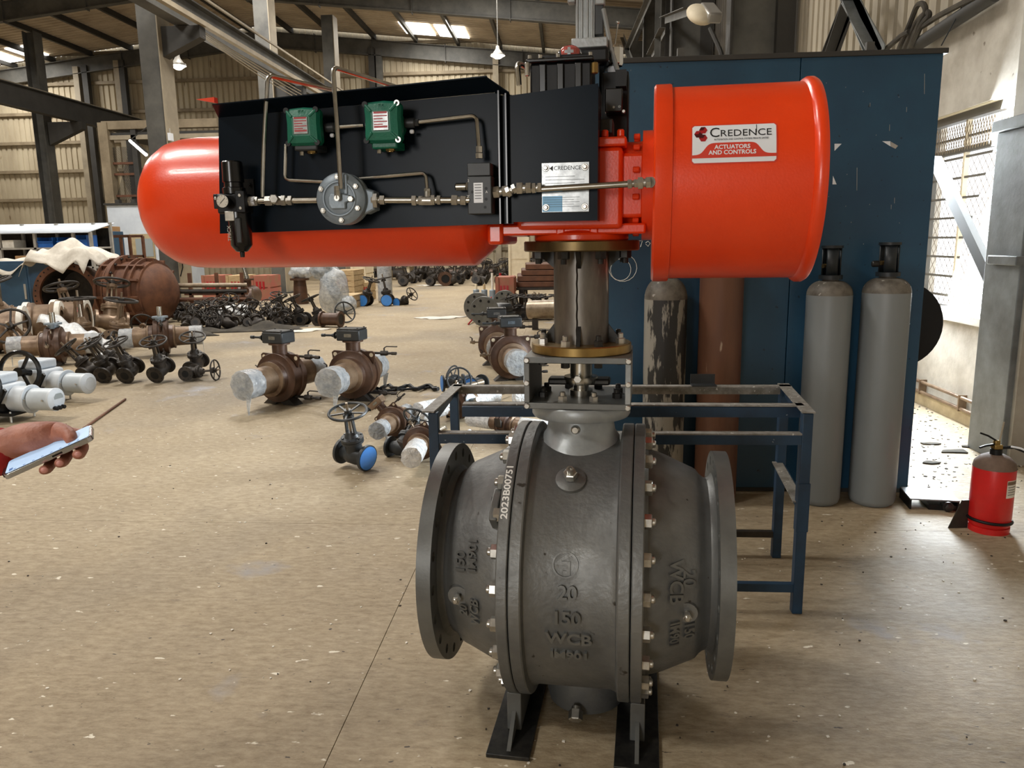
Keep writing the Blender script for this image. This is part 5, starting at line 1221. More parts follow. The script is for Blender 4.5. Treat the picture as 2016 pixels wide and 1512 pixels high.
# loose pipes, rods and a cable by the bench
for i, (a, c_, r_, m_, lab_) in enumerate((((900, 765, .16), (950, 752, .18), .028, 'pipe_bare', 'short bare pipe lying between the brown valves and the bench rail'),
        ((935, 800, .03), (1000, 770, .05), .014, 'steel', 'thin bright rod lying among the valves under the bench'),
        ((903, 862, .02), (925, 848, .03), .014, 'decal_white', 'short white rod on the floor under the bench'),
        ((860, 762, .02), (720, 772, .02), .012, 'black', 'dark rod on the floor right of the film-wrapped valve'))):
    tag(B().cyl(fl(*a), fl(*c_), r_, n=12).build('loose_rod', m_), lab_, 'rod')
p = [fl(735+8*k, 768+4*sin(k*1.3)) + Vec((0, 0, .02+.015*abs(sin(k*1.9)))) for k in range(17)]
tag(B().tube(p, .022, n=7).build('rolled_cable', 'black'), 'crumpled black cable roll lying on the floor behind the brown valve', 'cable')
tag(B().cyl(fl(165, 846)+Vec((0, 0, .012)), fl(247, 788)+Vec((0, 0, .012)), .011, n=8).build('steel_rod', 'rust_red'), 'thin brown steel rod lying on bare floor beyond the hand', 'rod')

# ---- row of dark gate valves with spoked handwheels
gv = gate_valve('dark gate valve in the front row, first from the right with a tilted spoked handwheel', (0, 0, 0), (0, 0, 0))
rows = [((366, 752), (0, 72, 90), 'dark gate valve lying with its stem and upright handwheel to the right'),
        ((312, 754), (-22, 10, 84), 'dark gate valve in the front row, fourth flange from the left'),
        ((256, 755), (-20, -6, 88), 'dark gate valve in the front row, third flange from the left'),
        ((212, 754), (-14, -12, 92), 'dark gate valve in the front row, second flange from the left'),
        ((182, 752), (-35, -30, 80), 'dark gate valve in the front row, leftmost flange beside the pale motor'),
        ((380, 742), (-26, 16, 84), 'dark gate valve in the second row with its wheel facing the aisle'),
        ((236, 735), (-10, -30, 95), 'dark gate valve in the second row under the flat-lying wheels')]
for i, (pp, r_, lab_) in enumerate(rows):
    p = fl(*pp); loc = (p.x, p.y+.11, .0)
    if i == 0:
        gv.location = (p.x, p.y+.11, .0); gv.rotation_euler = (0, 0, radians(90)); gv['label'] = lab_; gv['group'] = 'dark gate valves in rows'
        # stem to the right: roll about the flow axis (local x points away from the camera)
        gv.rotation_euler = (radians(85), 0, radians(90)); gv.location = (p.x-.083, p.y+.11, .083)
    else:
        d = dup(gv, loc, (radians(-6+r_[1]), radians(-20), radians(r_[2])), lab_, 'dark gate valves in rows', 1.2)
        d.location.z = .045
# ---- pale electric actuators
def actuator(label, loc, rz, scale=None, window=True):
    t = thing('electric_actuator', label, 'actuator', loc, rz, None, None, scale)
    B().bb((-.24, -.13, .16), (.10, .13, .33)).build('gear_case', 'act_white', t, bevel=.03)
    B().bb((-.22, -.11, .33), (.04, .11, .42)).build('terminal_cover', 'act_white', t, bevel=.02)
    B().cylb((.06, 0, .19), (.24, 0, .19), .115, .012, 36).cylb((.24, 0, .19), (.255, 0, .19), .128, .004, 36).build('motor_flange', 'act_white', t)
    B().cylb((.25, 0, .19), (.50, 0, .19), .098, .02, 36).build('motor', 'act_grey', t)
    B().lathe([(.47, .102), (.49, .102), (.505, .085), (.51, .07), (.515, .065), (.515, 0)], (0, 0, .19), (1, 0, 0), 36).build('motor_end_cap', 'act_white', t)
    if window:
        B().prism([(-.05, 0), (.05, 0), (.05, .02), (.03, .045), (-.03, .045), (-.05, .02)], (.5155, 0, .20), (0, 1, 0), (0, 0, 1), (.003, 0, 0)).build('sight_window', 'glass_grey', t)
        b = B()
        for y in (-.05, -.015, .03): b.cylb((.50, y, .125), (.545, y, .12), .018, .004, 10)
        b.build('cable_glands', 'black', t)
    for x in (.26, .44): B().hex((x, -.10, .20), (0, -1, 0), .009, .012).build('case_bolt', 'zinc', t)
    B().bb((-.2, -.15, .06), (.16, .15, .085)).cyl((-.05, 0, .08), (-.05, 0, .18), .09, n=24).build('base_plate', 'black', t)
    for x in (-.15, .0, .13): B().cylb((x, -.13, 0), (x, -.13, .10), .010, .003, 8).build('base_stud', 'zinc', t)
    for x in (-.15, .13): B().cylb((x, .13, 0), (x, .13, .10), .010, .003, 8).build('base_stud', 'zinc', t)
    wheel(B(), (-.06, -.24, .33), (.25, -1, .1), .19, .022, 3, .045).cyl((-.06, -.24, .33), (-.06, -.12, .30), .03, n=12).build('handwheel', 'black_gloss', t)
    B().bar((.02, -.14, .15), (.14, -.16, .30), .02, .03).build('clutch_lever', 'black', t)
    return t
p = fl(60, 832); actuator('pale electric actuator with cable glands on its motor end, nearest the hand', (p.x-.28, p.y+.13, 0), radians(-6), 1.0)
p = fl(120, 795); actuator('pale electric actuator with a plain round motor end, behind the nearer one', (p.x-.22, p.y+.15, 0), radians(-10), 1.0, False)

# ---- big pump casing with tarpaulin
pcx, pcy = -9.25, 14.6
pc = thing('pump_casing', 'huge rust-brown ribbed pump casing with an open round mouth under a pale tarpaulin', 'pump casing', (pcx, pcy, 0), radians(-8))
mc = (-.25, -.45, .60)
rg = B().lathe([(-.05, .50), (-.05, .62), (.04, .62), (.04, .56), (.5, .56), (.5, .50), (-.05, .50)], mc, (-.30, 1, 0), 56).build('mouth_flange', 'rust_red', pc)
a_, u_, v_ = basis((-.30, 1, 0))
b = B()
for k in range(36):
    an = 2*pi*k/36; q = Vec(mc)+u_*(.575*cos(an))+v_*(.575*sin(an)); b.cyl(q-a_*.052, q-a_*.04, .017, n=6)
b.build('flange_holes', 'black', pc)
B().lathe([(.02, .50), (.7, .46), (.7, 0)], mc, (-.30, 1, 0), 40).build('inner_barrel', 'dark_iron', pc)
cs = B().lathe([(.30, .50), (.30, .60), (1.18, .60), (1.36, .52), (1.48, .38), (1.54, .2), (1.55, 0)], (0, .15, .62), (1, 0, 0), 40).build('casing', 'rust_red', pc)
for x in (.36, .52, .95, 1.10, 1.25): B().ring((x, .15, .62), (1, 0, 0), .665 if x < 1.2 else .60, .50, .035, 40).build('rib', 'rust_red', pc)
B().ring((.62, .15, .62), (1, 0, 0), .72, .5, .07, 40).build('split_flange', 'rust_red', pc)
for k in range(20):
    an = 2*pi*k/20; q = (.60, .15+.68*cos(an), .62+.68*sin(an)); B().hex(q, (1, 0, 0), .028, .12).build('flange_bolt', 'dark_iron', pc)
for k in range(12):
    an = 2*pi*k/12+.1; d = Vec((0, cos(an), sin(an))); B().bar(Vec((.32, .15, .62))+d*.62, Vec((1.28, .15, .62))+d*.61, .04, .09, up=d).build('rib', 'rust_red', pc)
B().bb((.3, -.1, 0), (1.2, .4, .1)).build('cradle', 'dark_iron', pc)
def drape(fn, nu, nv, name, m_, label, cat, loc=(0, 0, 0), rz=0, solid=.006):
    o = B().grid(fn, nu, nv).build(name, m_, None, smooth=60, solid=solid, loc=loc, rot=(0, 0, rz)); return tag(o, label, cat)
def tarp(u, v):
    x = -.95+1.45*u; y = -.60+1.1*v
    z = 1.40+.07*sin(9*u+3*v)+.04*sin(17*v+5*u)
    z += .34*math.exp(-((u-.42)**2/.018+(v-.55)**2/.08))
    dn = max(0, .14-v)*1.2*(1+.5*sin(7*u)); z -= dn; y -= dn*.1
    z -= max(0, .12-u)*2.2+max(0, u-.92)*2.0
    if .45 < u < .9: z -= max(0, .14-v)*2.0*(1-abs(u-.68)/.23)
    return (x, y, z)
drape(tarp, 40, 28, 'tarpaulin', 'cloth_white', 'pale crumpled tarpaulin draped over the pump casing mouth', 'tarpaulin', (pcx-.15, pcy-.05, 0), radians(-8))
cb = thing('steel_cabinet', 'weathered blue steel cabinet standing left of the pump casing', 'cabinet', (-10.85, 14.9, 0))
B().bb((-.45, -.2, .0), (.18, .6, 1.25)).build('body', 'cabinet_blue', cb, bevel=.01); B().bb((-.42, -.215, .05), (.14, -.2, 1.2)).build('door', 'cabinet_blue', cb, bevel=.004); B().bb((.06, -.235, .5), (.10, -.215, .8)).build('handle', 'rack_grey', cb, bevel=.004)
def sheet2(u, v):
    x = -.55+.9*u; y = -.3+1.0*v; z = 1.275+.02*sin(11*u)+.02*sin(9*v); z -= max(0, .25-v)*1.2*(.6+.4*sin(5*u)); return (x, y-max(0, .25-v)*.15, z)
drape(sheet2, 24, 20, 'cloth_sheet', 'cloth_white', 'white cloth lying over the top of the blue cabinet', 'cloth', (-10.85, 14.95, 0))

# ---- shelf rack
RY = 16.6
def AX(px, py=480): return atY(px, py, RY)
rk = thing('shelf_rack', 'long grey shelf rack with a sloped sheet roof at the left', 'rack', (0, RY, 0))
zt = AX(90, 458).z; xl = AX(-130).x; xr = AX(181).x
for px in (-130, -60, 0, 70, 146, 180):
    x = AX(px).x; B().bb((x-.03, -.03, 0), (x+.03, .03, zt)).build('post', 'rack_grey', rk); B().bb((x-.03, .75, 0), (x+.03, .81, zt+.22)).build('post', 'rack_grey', rk)
for py in (489, 528, 560, 600): z = AX(90, py).z; B().bb((xl, -.03, z-.02), (xr, .8, z+.02)).build('shelf', 'rack_grey', rk)
B().add([(xl, -.1, zt), (xr, -.1, zt), (xr, .95, zt+.22), (xl, .95, zt+.22)], [(0, 1, 2, 3)]).build('roof_sheet', 'cabin_white', rk, solid=.02)
B().bb((xl, .82, .0), (xr, .84, zt+.1)).build('back_sheet', 'dark_iron', rk)
zs = AX(90, 489).z+.02; zs2 = AX(90, 528).z+.02; zs3 = AX(90, 560).z+.02
def crate_bin(px0, px1, h, label, z=None, m_='bin_blue'):
    t = thing('storage_bin', label, 'bin', ((AX(px0).x+AX(px1).x)/2, RY+.2, z or zs), 0); w = (AX(px1).x-AX(px0).x)/2
    B().bb((-w, -.18, 0), (w, .2, .012)).bb((-w, .185, .012), (w, .2, h)).bb((-w, -.18, .012), (-w+.012, .185, h)).bb((w-.012, -.18, .012), (w, .185, h)).bb((-w+.012, -.18, .012), (w-.012, -.165, h*.55)).build('tray', m_, t)
    B().bb((-w-.01, -.195, h*.5), (w+.01, -.18, h*.62)).build('rim', m_, t); return t
crate_bin(73, 103, .22, 'open blue plastic bin on the rack shelf, leftmost of three'); crate_bin(112, 143, .22, 'open blue plastic bin on the rack shelf, middle of three'); crate_bin(150, 171, .26, 'bright blue mesh basket at the right end of the rack shelf')
def carton(px0, px1, h, label, z, m_='card', y=.2, flap=True, cat='box'):
    t = thing('cardboard_box' if m_ == 'card' else 'storage_box', label, cat, ((AX(px0).x+AX(px1).x)/2, RY+y, z)); w = (AX(px1).x-AX(px0).x)/2
    B().bb((-w, -.2, 0), (w, .2, h)).build('carton', m_, t, bevel=.006); B().bb((-w-.004, -.02, h), (w+.004, .02, h+.004)).build('tape', 'paper', t); return t
carton(4, 27, .17, 'small white carton on the upper left of the rack', zs, 'paper'); carton(26, 71, .26, 'brown cardboard box on the middle rack shelf', zs2)
carton(-10, 34, .30, 'wide white box on the lowest visible rack shelf', zs3, 'paper'); carton(36, 46, .15, 'small dark carton beside the wide white box', zs3, 'dark_iron'); carton(80, 120, .2, 'black bundle box on the middle rack shelf below the bins', zs2, 'cloth_dark')
carton(-90, -40, .25, 'brown cardboard box at the far left end of the rack', zs2)

# ---- cabin, blue cupboards and rusty frame behind
CY = 28.0
cbn = thing('site_cabin', 'white site cabin with a timber-framed window at the back', 'cabin', (0, CY, 0))
x0_, x1_ = atY(214, 450, CY).x, atY(341, 450, CY).x
B().bb((x0_, 0, 0), (x1_, 2.2, 3.02)).build('wall_panel', 'cabin_white', cbn, bevel=.02)
a_, c_ = atY(256, 461, CY), atY(308, 517, CY); B().bb((a_.x, -.06, c_.z-.3), (c_.x, 0, a_.z)).build('window_frame', 'timber_frame', cbn)
a_, c_ = atY(266, 470, CY-.07), atY(303, 505, CY-.07); B().bb((a_.x, -.075, c_.z), (c_.x, -.06, a_.z)).build('window_pane', 'glass_grey', cbn)
B().bb((x0_-.05, -.1, 3.02), (x1_+.05, 2.3, 3.08)).build('roof_edge', 'steelwork_dark', cbn)
for k in range(3): B().bb((x0_+.4+.6*k, -.08, 3.08), (x0_+.55+.6*k, .1, 3.2)).build('roof_cleat', 'steelwork_dark', cbn)
cy2 = 22.0
for i, (a, c_) in enumerate(((180, 200), (203, 226))):
    xa, xb = atY(a, 480, cy2).x, atY(c_, 480, cy2).x; t = thing('cupboard', ['dark blue cupboard left of the rusty frame', 'dark blue cupboard right behind the rusty frame'][i], 'cupboard', ((xa+xb)/2, cy2, 0)); w = (xb-xa)/2
    B().bb((-w, 0, 0), (w, .5, atY(190, 456, cy2).z)).build('body', 'cabinet_blue', t, bevel=.01); B().bb((-w+.03, -.02, .1), (w-.03, 0, atY(190, 460, cy2).z)).build('door', 'cabinet_blue', t, bevel=.004); B().bb((w-.08, -.04, .9), (w-.05, -.02, 1.1)).build('handle', 'rack_grey', t)
xa, xb = atY(188, 440, cy2).x, atY(218, 440, cy2).x; tz = atY(190, 456, cy2).z
t = thing('cardboard_box', 'small cardboard box on top of the blue cupboards', 'box', ((xa+xb)/2, cy2+.25, tz+.002)); B().bb((-(xb-xa)/2, -.2, 0), ((xb-xa)/2, .2, .14)).build('carton', 'card', t); B().bb((-(xb-xa)/2, -.02, .14), ((xb-xa)/2, .02, .144)).build('tape', 'paper', t)
ry = 18.5; rfm = thing('rusty_frame', 'open rusty square-tube frame standing before the blue cupboards', 'frame', (0, ry, 0))
xa, xb = atY(190, 480, ry).x, atY(256, 480, ry).x; z0, z1 = 0, atY(220, 465, ry).z
for x in (xa, (xa+xb)/2-.15, xb):
    for y in (0, .6): B().bb((x-.03, y-.03, 0), (x+.03, y+.03, z1)).build('post', 'rust_red', rfm)
for z in (z1, z1-.5):
    for y in (0, .6): B().bb((xa, y-.03, z-.03), (xb, y+.03, z+.03)).build('rail', 'rust_red', rfm)
# mezzanine frame with lamp
my = 29.0; mz = sempty('mezzanine', (0, my, 0))
xa, xb = atY(203, 240, my).x, atY(430, 240, my).x; z1 = atY(300, 240, my).z
B().bb((xa, -.15, z1-.25), (xb, .15, z1+.05)).build('beam', 'girt', mz); B().bb((xa, -.1, z1-.62), (xb, .1, z1-.46)).build('beam', 'steelwork_light', mz); B().bb((xa, 0, z1-.45), (xb, 4, z1-.35)).build('deck', 'steelwork_dark', mz)
x = atY(212, 300, my).x; B().bb((x-.18, -.2, 0), (x+.18, .2, z1)).build('post', 'girt', mz); x2 = atY(268, 300, my).x
B().bb((x2-.1, -.1, 0), (x2+.1, .1, z1)).build('post', 'steelwork_dark', mz)
for z in (3.4, 4.2, 4.6): B().bb((x, -.04, z-.04), (x2, .04, z+.04)).build('rail', 'rust_red', mz)
b = B(); n = 26
for k in range(n):
    xx = x+(x2-x)*k/n
    for s__ in (1, -1):
        p = Vec((xx, .05, 3.0 if s__ > 0 else 5.2)); q = Vec((min(x2, xx+.9), .05, 3.0+2.2*min(1, (x2-xx)/.9) if s__ > 0 else 5.2-2.2*min(1, (x2-xx)/.9))); b.bar(p, q, .01, .012)
b.build('wire_mesh', 'steelwork_dark', mz)['kind'] = 'stuff'
# ---- lamps
def highbay(label, p, r_, power):
    t = thing('high_bay_lamp', label, 'lamp', p)
    B().lathe([(0, .30*r_), (.05, r_*.98), (0, r_), (.10, r_*.62), (.2, .3*r_), (.30, .22*r_), (.30, 0)], (0, 0, 0), (0, 0, 1), 28).build('shade', 'lamp_shell', t)
    B().lathe([(.03, r_*.9), (-.03, r_*.7), (-.08, r_*.35), (-.09, 0)], (0, 0, 0), (0, 0, 1), 24).build('bulb', 'lamp_glow', t)
    B().cyl((0, 0, .28), (0, 0, RZ(p[0])-p[2]+.3), .015, n=6).build('hanger', 'steelwork', t)
    L = bpy.data.lights.new('lamp', 'POINT'); L.energy = power; L.shadow_soft_size = .3; L.color = (1, .95, .85); o = bpy.data.objects.new('lamp_light', L); COL.objects.link(o); o.location = (p[0], p[1], p[2]-.25)
p = atY(351, 130, 19.5); highbay('glowing high-bay lamp beside the big front column', p, .19, 120)
p = atY(980, 110, 26.0); highbay('glowing high-bay lamp hanging before the far wall', p, .23, 200)
pa, pb = atY(256, 277, 27.0), atY(288, 305, 26.4)
t = thing('tube_lamp', 'slanted glowing tube lamp under the mezzanine', 'lamp', pa); d = pb-pa
B().cyl((0, 0, 0), d, .05, n=12).build('tube', 'lamp_glow', t); B().bar(Vec((0, .06, .07)), d+Vec((0, .06, .07)), .1, .04).build('batten', 'steelwork_dark', t); B().cyl((0, .06, .05), (0, 2.0, 1.0), .02, n=6).build('bracket_arm', 'steelwork_dark', t)
t = thing('flood_lamp', 'dusty street-type flood lamp on a bent arm above the blue enclosure', 'lamp', atX(1422, 100, 2.25))
h = atX(1372, 20, 2.0)-Vec(t.location); e = atX(1398, 55, 2.1)-Vec(t.location)
B().tube([(0, 0, -.35), (0, 0, -.05), e], .035, n=8, bend=.1).build('arm', 'steelwork_dark', t)
b = B().ball((0, 0, 0), 1, (.20, .12, .33), 18, 12); R3 = (h-e).normalized().to_track_quat('Z', 'Y').to_matrix(); b.v = [tuple(R3 @ Vec(v)+e+(h-e)*.75) for v in b.v]; b.build('lamp_bowl', 'cream', t)
b = B().box((0, 0, 0), (.22, .16, .5)); b.v = [tuple(R3 @ Vec(v)+e+(h-e)*.6+Vec((.13, .02, .06))) for v in b.v]; b.build('lamp_housing', 'lamp_shell', t, bevel=.03)
t = thing('switch_box', 'small white switch box clipped on the big front column', 'switch box', (-8.69, 17.02, atY(347, 268, 17).z)); B().bb((0, -.12, -.1), (.06, .02, .06)).build('box', 'decal_white', t); B().cyl((.03, -.06, .06), (.03, -.06, .16), .012, n=6).build('conduit', 'rack_grey', t)
t = thing('junction_box', 'grey junction box with cable low on the big front column', 'junction box', (-8.69, 17.02, atY(340, 500, 17).z)); B().bb((0, -.2, -.12), (.1, .02, .14)).build('box', 'rack_grey', t); B().tube([(.05, -.08, -.12), (.06, -.1, -.3), (.0, -.12, -.5)], .012, n=6).build('cable', 'black', t)

# ---- crates, cartons and the blue-capped valves further back
def crate(label, px0, px1, py0, py1, Y, d=.8, m_='wood', slats=4, mark=None, z0=None):
    a, c = atY(px0, py0, Y), atY(px1, py1, Y); zb = 0 if z0 is None else z0; h = a.z-zb; w = (c.x-a.x)/2
    t = thing('wooden_crate', label, 'crate', ((a.x+c.x)/2, Y, zb)); B().bb((-w+.02, .02, .0), (w-.02, d-.02, h-.01)).build('inner_box', m_, t)
    for k in range(slats):
        z = h*(k+.5)/slats; s_ = h/slats*.44
        B().bb((-w, 0, z-s_), (w, .02, z+s_)).build('slat', m_, t); B().bb((w-.02, .02, z-s_), (w, d, z+s_)).build('slat', m_, t)
    for x in (-w, w-.07): B().bb((x, -.02, 0), (x+.07, 0, h)).build('batten', m_, t)
    if mark:
        b = B(); 
        for k in range(3): b.bb((-w*.5+w*.35*k, -.006, h*.45), (-w*.5+w*.35*k+w*.22, -.001, h*.75))
        b.build('red_stencil', mark, t)
    if zb > 0:
        for x in (-w*.7, w*.7): B().bb((x-.06, .1, -zb), (x+.06, d-.1, 0)).build('trestle', m_, t)
    return t
crate('tall wooden crate with red stencils beside the wrapped valve', 652, 700, 532, 605, 19.3, 1.0, 'wood', 6, 'wood_red')
crate('wooden crate behind the stencilled crate with pale sides', 690, 722, 520, 585, 23, 1.0, 'cream', 3)
crate('low open wooden crate in front of the blue-capped valves', 655, 690, 583, 612, 17.4, 1.3, 'wood', 2)
crate('cream wooden box on trestles at the far end of the aisle', 747, 812, 505, 538, 31.0, 1.2, 'cream', 2, z0=.55)
for i, px in enumerate((396, 444, 493)): crate(['rust-red stencilled crate under the red canister, left of three', 'rust-red stencilled crate under the red canister, middle of three', 'rust-red stencilled crate under the red canister, right of three'][i], px, px+40, 542, 575, 20.5, .8, 'wood_red' if i != 1 else 'wood', 2, 'logo_red')
crate('small red-fronted crate among the blue-capped valves', 706, 730, 556, 592, 20.2, .6, 'wood', 2, 'logo_red')
crate('red-painted box among the flanges right of the aisle', 975, 1012, 545, 580, 16.5, .8, 'wood_red', 2, 'logo_red')
crate('cream block standing behind the brown valve pile on the right', 1000, 1042, 455, 530, 24.0, 1.0, 'cream', 2)
bc = gate_valve('dark gate valve with a bright blue flange cap, left of three by the low crate', (0, 0, 0), (0, 0, 0), 'dark_iron', 'cap_blue')
for i, (px, py, sc, rx) in enumerate(((716, 602, 1.75, 20), (766, 602, 1.75, -10), (783, 600, 1.45, 60))):
    p = fl(px, py); r_ = (radians(rx), 0, radians(90+(-8, 4, -30)[i]))
    lab_ = ['dark gate valve with a bright blue flange cap, left of three by the low crate', 'dark gate valve with a bright blue flange cap, middle of three by the aisle', 'dark gate valve with a duller blue cap turned aside, right of three'][i]
    if i == 0: bc.location = (p.x, p.y, 0); bc.rotation_euler = r_; bc.scale = (sc,)*3; bc['label'] = lab_; bc['group'] = 'blue-capped valves by the aisle'
    else: dup(bc, (p.x, p.y, 0), r_, lab_, 'blue-capped valves by the aisle', sc)
p = fl(748, 600); t = thing('film_wrapped_pipe', 'upright film-wrapped pipe among the blue-capped valves', 'pipe', (p.x-.02, p.y+.7, 0)); B().cyl((0, 0, 0), (0, 0, .9), .18, n=20).build('pipe', 'pipe_bare', t); B().cyl((0, 0, .05), (0, 0, .92), .19, n=12).build('plastic_wrap', 'film', t)

# ---- gate valves leaning in the middle, spool piece, wrapped valve
G2 = 'larger gate valves beside the wrapped valve'
for i, (px, py, sc, rr) in enumerate(((572, 640, 1.45, (-28, 0, 82)), (597, 641, 1.45, (-26, 0, 86)), (632, 642, 1.45, (-24, 0, 88)))):
    p = fl(px, py); dup(gv, (p.x, p.y+.15, 0), tilt(*rr), ['dark gate valve leaning in the middle heap, leftmost of three flanges', 'dark gate valve leaning in the middle heap, centre one of three flanges', 'dark gate valve leaning in the middle heap, right one of three flanges'][i], G2, sc)
p = fl(650, 645); t = thing('pipe_spool', 'short rusty flanged pipe spool at the front of the middle heap', 'pipe spool', (p.x, p.y+.1, .145), radians(-12)); 
B().lathe([(-.2, .10), (-.2, .145), (-.165, .145), (-.165, .115), (.165, .115), (.165, .145), (.2, .145), (.2, .1), (.0, .1)], (0, 0, 0), (1, 0, 0), 28).build('barrel', 'brown_paint', t); B().cyl((-.19, 0, 0), (.195, 0, 0), .098, n=20).build('bore', 'black', t)
p = fl(672, 640); t = thing('loose_handwheel', 'black spoked handwheel leaning behind the rusty spool', 'handwheel', (p.x-.02, p.y+.35, .21), rot=tilt(70, 0, 40)); wheel(B(), (0, 0, 0), (0, 0, 1), .2, .016, 5, .035).build('rim_and_spokes', 'gear_black', t)
def blob(c, r_, sc, seed, amp=.18):
    b = B().ball((0, 0, 0), 1, (1, 1, 1), 26, 18); out = []
    for v in b.v:
        v = Vec(v); n = 1+amp*mnoise.noise(v*2.3+Vec((seed, 0, 0)))+amp*.5*mnoise.noise(v*6+Vec((seed*3, 1, 0))); out.append(tuple(Vec(c)+Vec((v.x*r_*sc[0]*n, v.y*r_*sc[1]*n, v.z*r_*sc[2]*n))))
    b.v = out; return b
p = fl(668, 620); t = thing('wrapped_valve', 'tall valve shrouded in clear plastic film beside the stencilled crate', 'wrapped valve', (p.x-.12, p.y+.3, 0))
B().cyl((.15, 0, .1), (-.30, 0, .95), .13, .10, 18).cyl((-.33, 0, .85), (-.25, 0, 1.12), .17, n=18).build('valve_core', 'dark_iron', t)
blob((-.06, 0, .48), .5, (.66, .6, 1.0), 2).build('plastic_wrap', 'film', t, smooth=60); blob((-.30, -.02, .95), .25, (1.0, .8, .95), 5).build('plastic_wrap', 'film', t, smooth=60); blob((.22, -.05, .2), .24, (.9, .8, .85), 7).build('plastic_wrap', 'film', t, smooth=60)
p = fl(585, 600); t = thing('wrapped_valve', 'valve with a film-wrapped cap behind the leaning gate valves', 'wrapped valve', (p.x, p.y+.3, 0)); B().cyl((0, 0, .0), (0, 0, .75), .2, .14, 18).ring((0, 0, .6), (0, 0, 1), .24, .1, .05, 24).build('valve_core', 'brown_paint', t); blob((0.05, 0, .8), .26, (1.2, .9, .7), 9).build('plastic_wrap', 'film', t, smooth=60)
p = fl(490, 600); t = thing('stemmed_valve', 'brown valve with a bare upright stem in the middle heap', 'valve', (p.x, p.y, 0)); B().cyl((0, -.3, .24), (0, .3, .24), .24, n=24).cyl((0, 0, .4), (0, 0, .66), .1, n=18).build('body', 'brown_paint', t); B().cyl((0, 0, .66), (-.06, 0, .95), .06, n=14).build('stem', 'steel', t); B().ring((0, 0, .62), (0, 0, 1), .17, .05, .04, 24).build('top_flange', 'brown_paint', t)
# long pipe racks left of the heap
for i, (py, m_) in enumerate(((562, 'pipe_bare'), (574, 'dark_iron'), (590, 'rust_red'))):
    p, q = atY(352, py, 15.0), atY(486, py-1, 15.4); tag(B().cyl(p, q, .045, n=12).build('long_pipe', m_), ['long pale pipe, top one on the low rack left of the heap', 'long dark pipe, middle one on the low rack left of the heap', 'long rusty pipe, bottom one on the low rack left of the heap'][i], 'pipe')
t = thing('pipe_rack', 'low rusty rack carrying three long pipes in the heap', 'rack', (0, 15.3, 0))
for px in (372, 425, 475): x = atY(px, 580, 15.3).x; B().bb((x-.03, .06, 0), (x+.03, .12, .95)).build('post', 'rust_red', t)
for z in (.28, .52): B().bb((atY(360, 580, 15.3).x, .06, z-.02), (atY(484, 580, 15.3).x, .12, z+.02)).build('beam', 'rust_red', t)
p = fl(486, 620); t = thing('pipe_flange', 'brown disc flange standing on edge at the end of the pipe rack', 'flange', (p.x, p.y, .36)); B().lathe([(-.12, .08), (-.12, .28), (-.07, .28), (-.07, .12), (.1, .12), (.1, .22), (.15, .22), (.15, .05)], (0, 0, 0), (1, .3, 0), 28).build('disc', 'brown_paint', t)
# heap of dark small valves: individuals
random.seed(21); HL = 'dark small valve in the tangled heap between pump casing and aisle'
for k in range(42):
    px = random.uniform(352, 560); d = random.uniform(13.2, 16.5); p = atY(px, 600, d); d = 13.4+.5*(k // 7)+random.uniform(-.06, .06); p = atY(356+30*(k % 7)+random.uniform(-3, 3)+8*((k//7) % 2), 600, d); z = 0
    dup(gv, (p.x, d, z+.03), (random.uniform(-1.3, 1.3), random.uniform(-.6, .6), random.uniform(0, 6.28)), HL, 'tangled heap of dark small valves', random.uniform(.9, 1.4))
# left heap: brown valves behind the front row
LB = 'brown valve stored in the left heap before the pump casing'
def brown_gate(label, loc, rot, scale, group=None): return gate_valve(label, loc, rot, 'brown_light', None, scale, group, 'dark_iron', name='bronze_gate_valve')
bg = brown_gate('brown gate valve with a dark flat handwheel in the left heap', fl(165, 690), tilt(0, 0, 70), 2.0)
for i, (px, py, rr, sc, lab_) in enumerate(((150, 664, (-20, 0, 60), 2.3, 'brown gate valve leaning in the left heap, tall yoke towards the pump mouth'), (218, 658, (-18, 10, 40), 2.4, 'brown gate valve right of the pump mouth with a sloped yoke'), (60, 690, (60, 0, 20), 2.2, 'brown gate valve lying on its side at the left edge of the heap'), (232, 690, (10, 0, 95), 1.9, 'brown flanged valve beside the bare-stem valve'), (258, 680, (-70, 0, 10), 1.7, 'brown small valve lying behind the bare-stem valve'), (30, 672, (15, 0, -30), 2.6, 'brown gate valve at the far left edge before the rack'), (140, 700, (80, 0, 100), 1.7, 'brown valve lying behind the pale actuators'))):
    p = fl(px, py); dup(bg, (p.x, p.y, .02), tilt(*rr), lab_, None, sc)
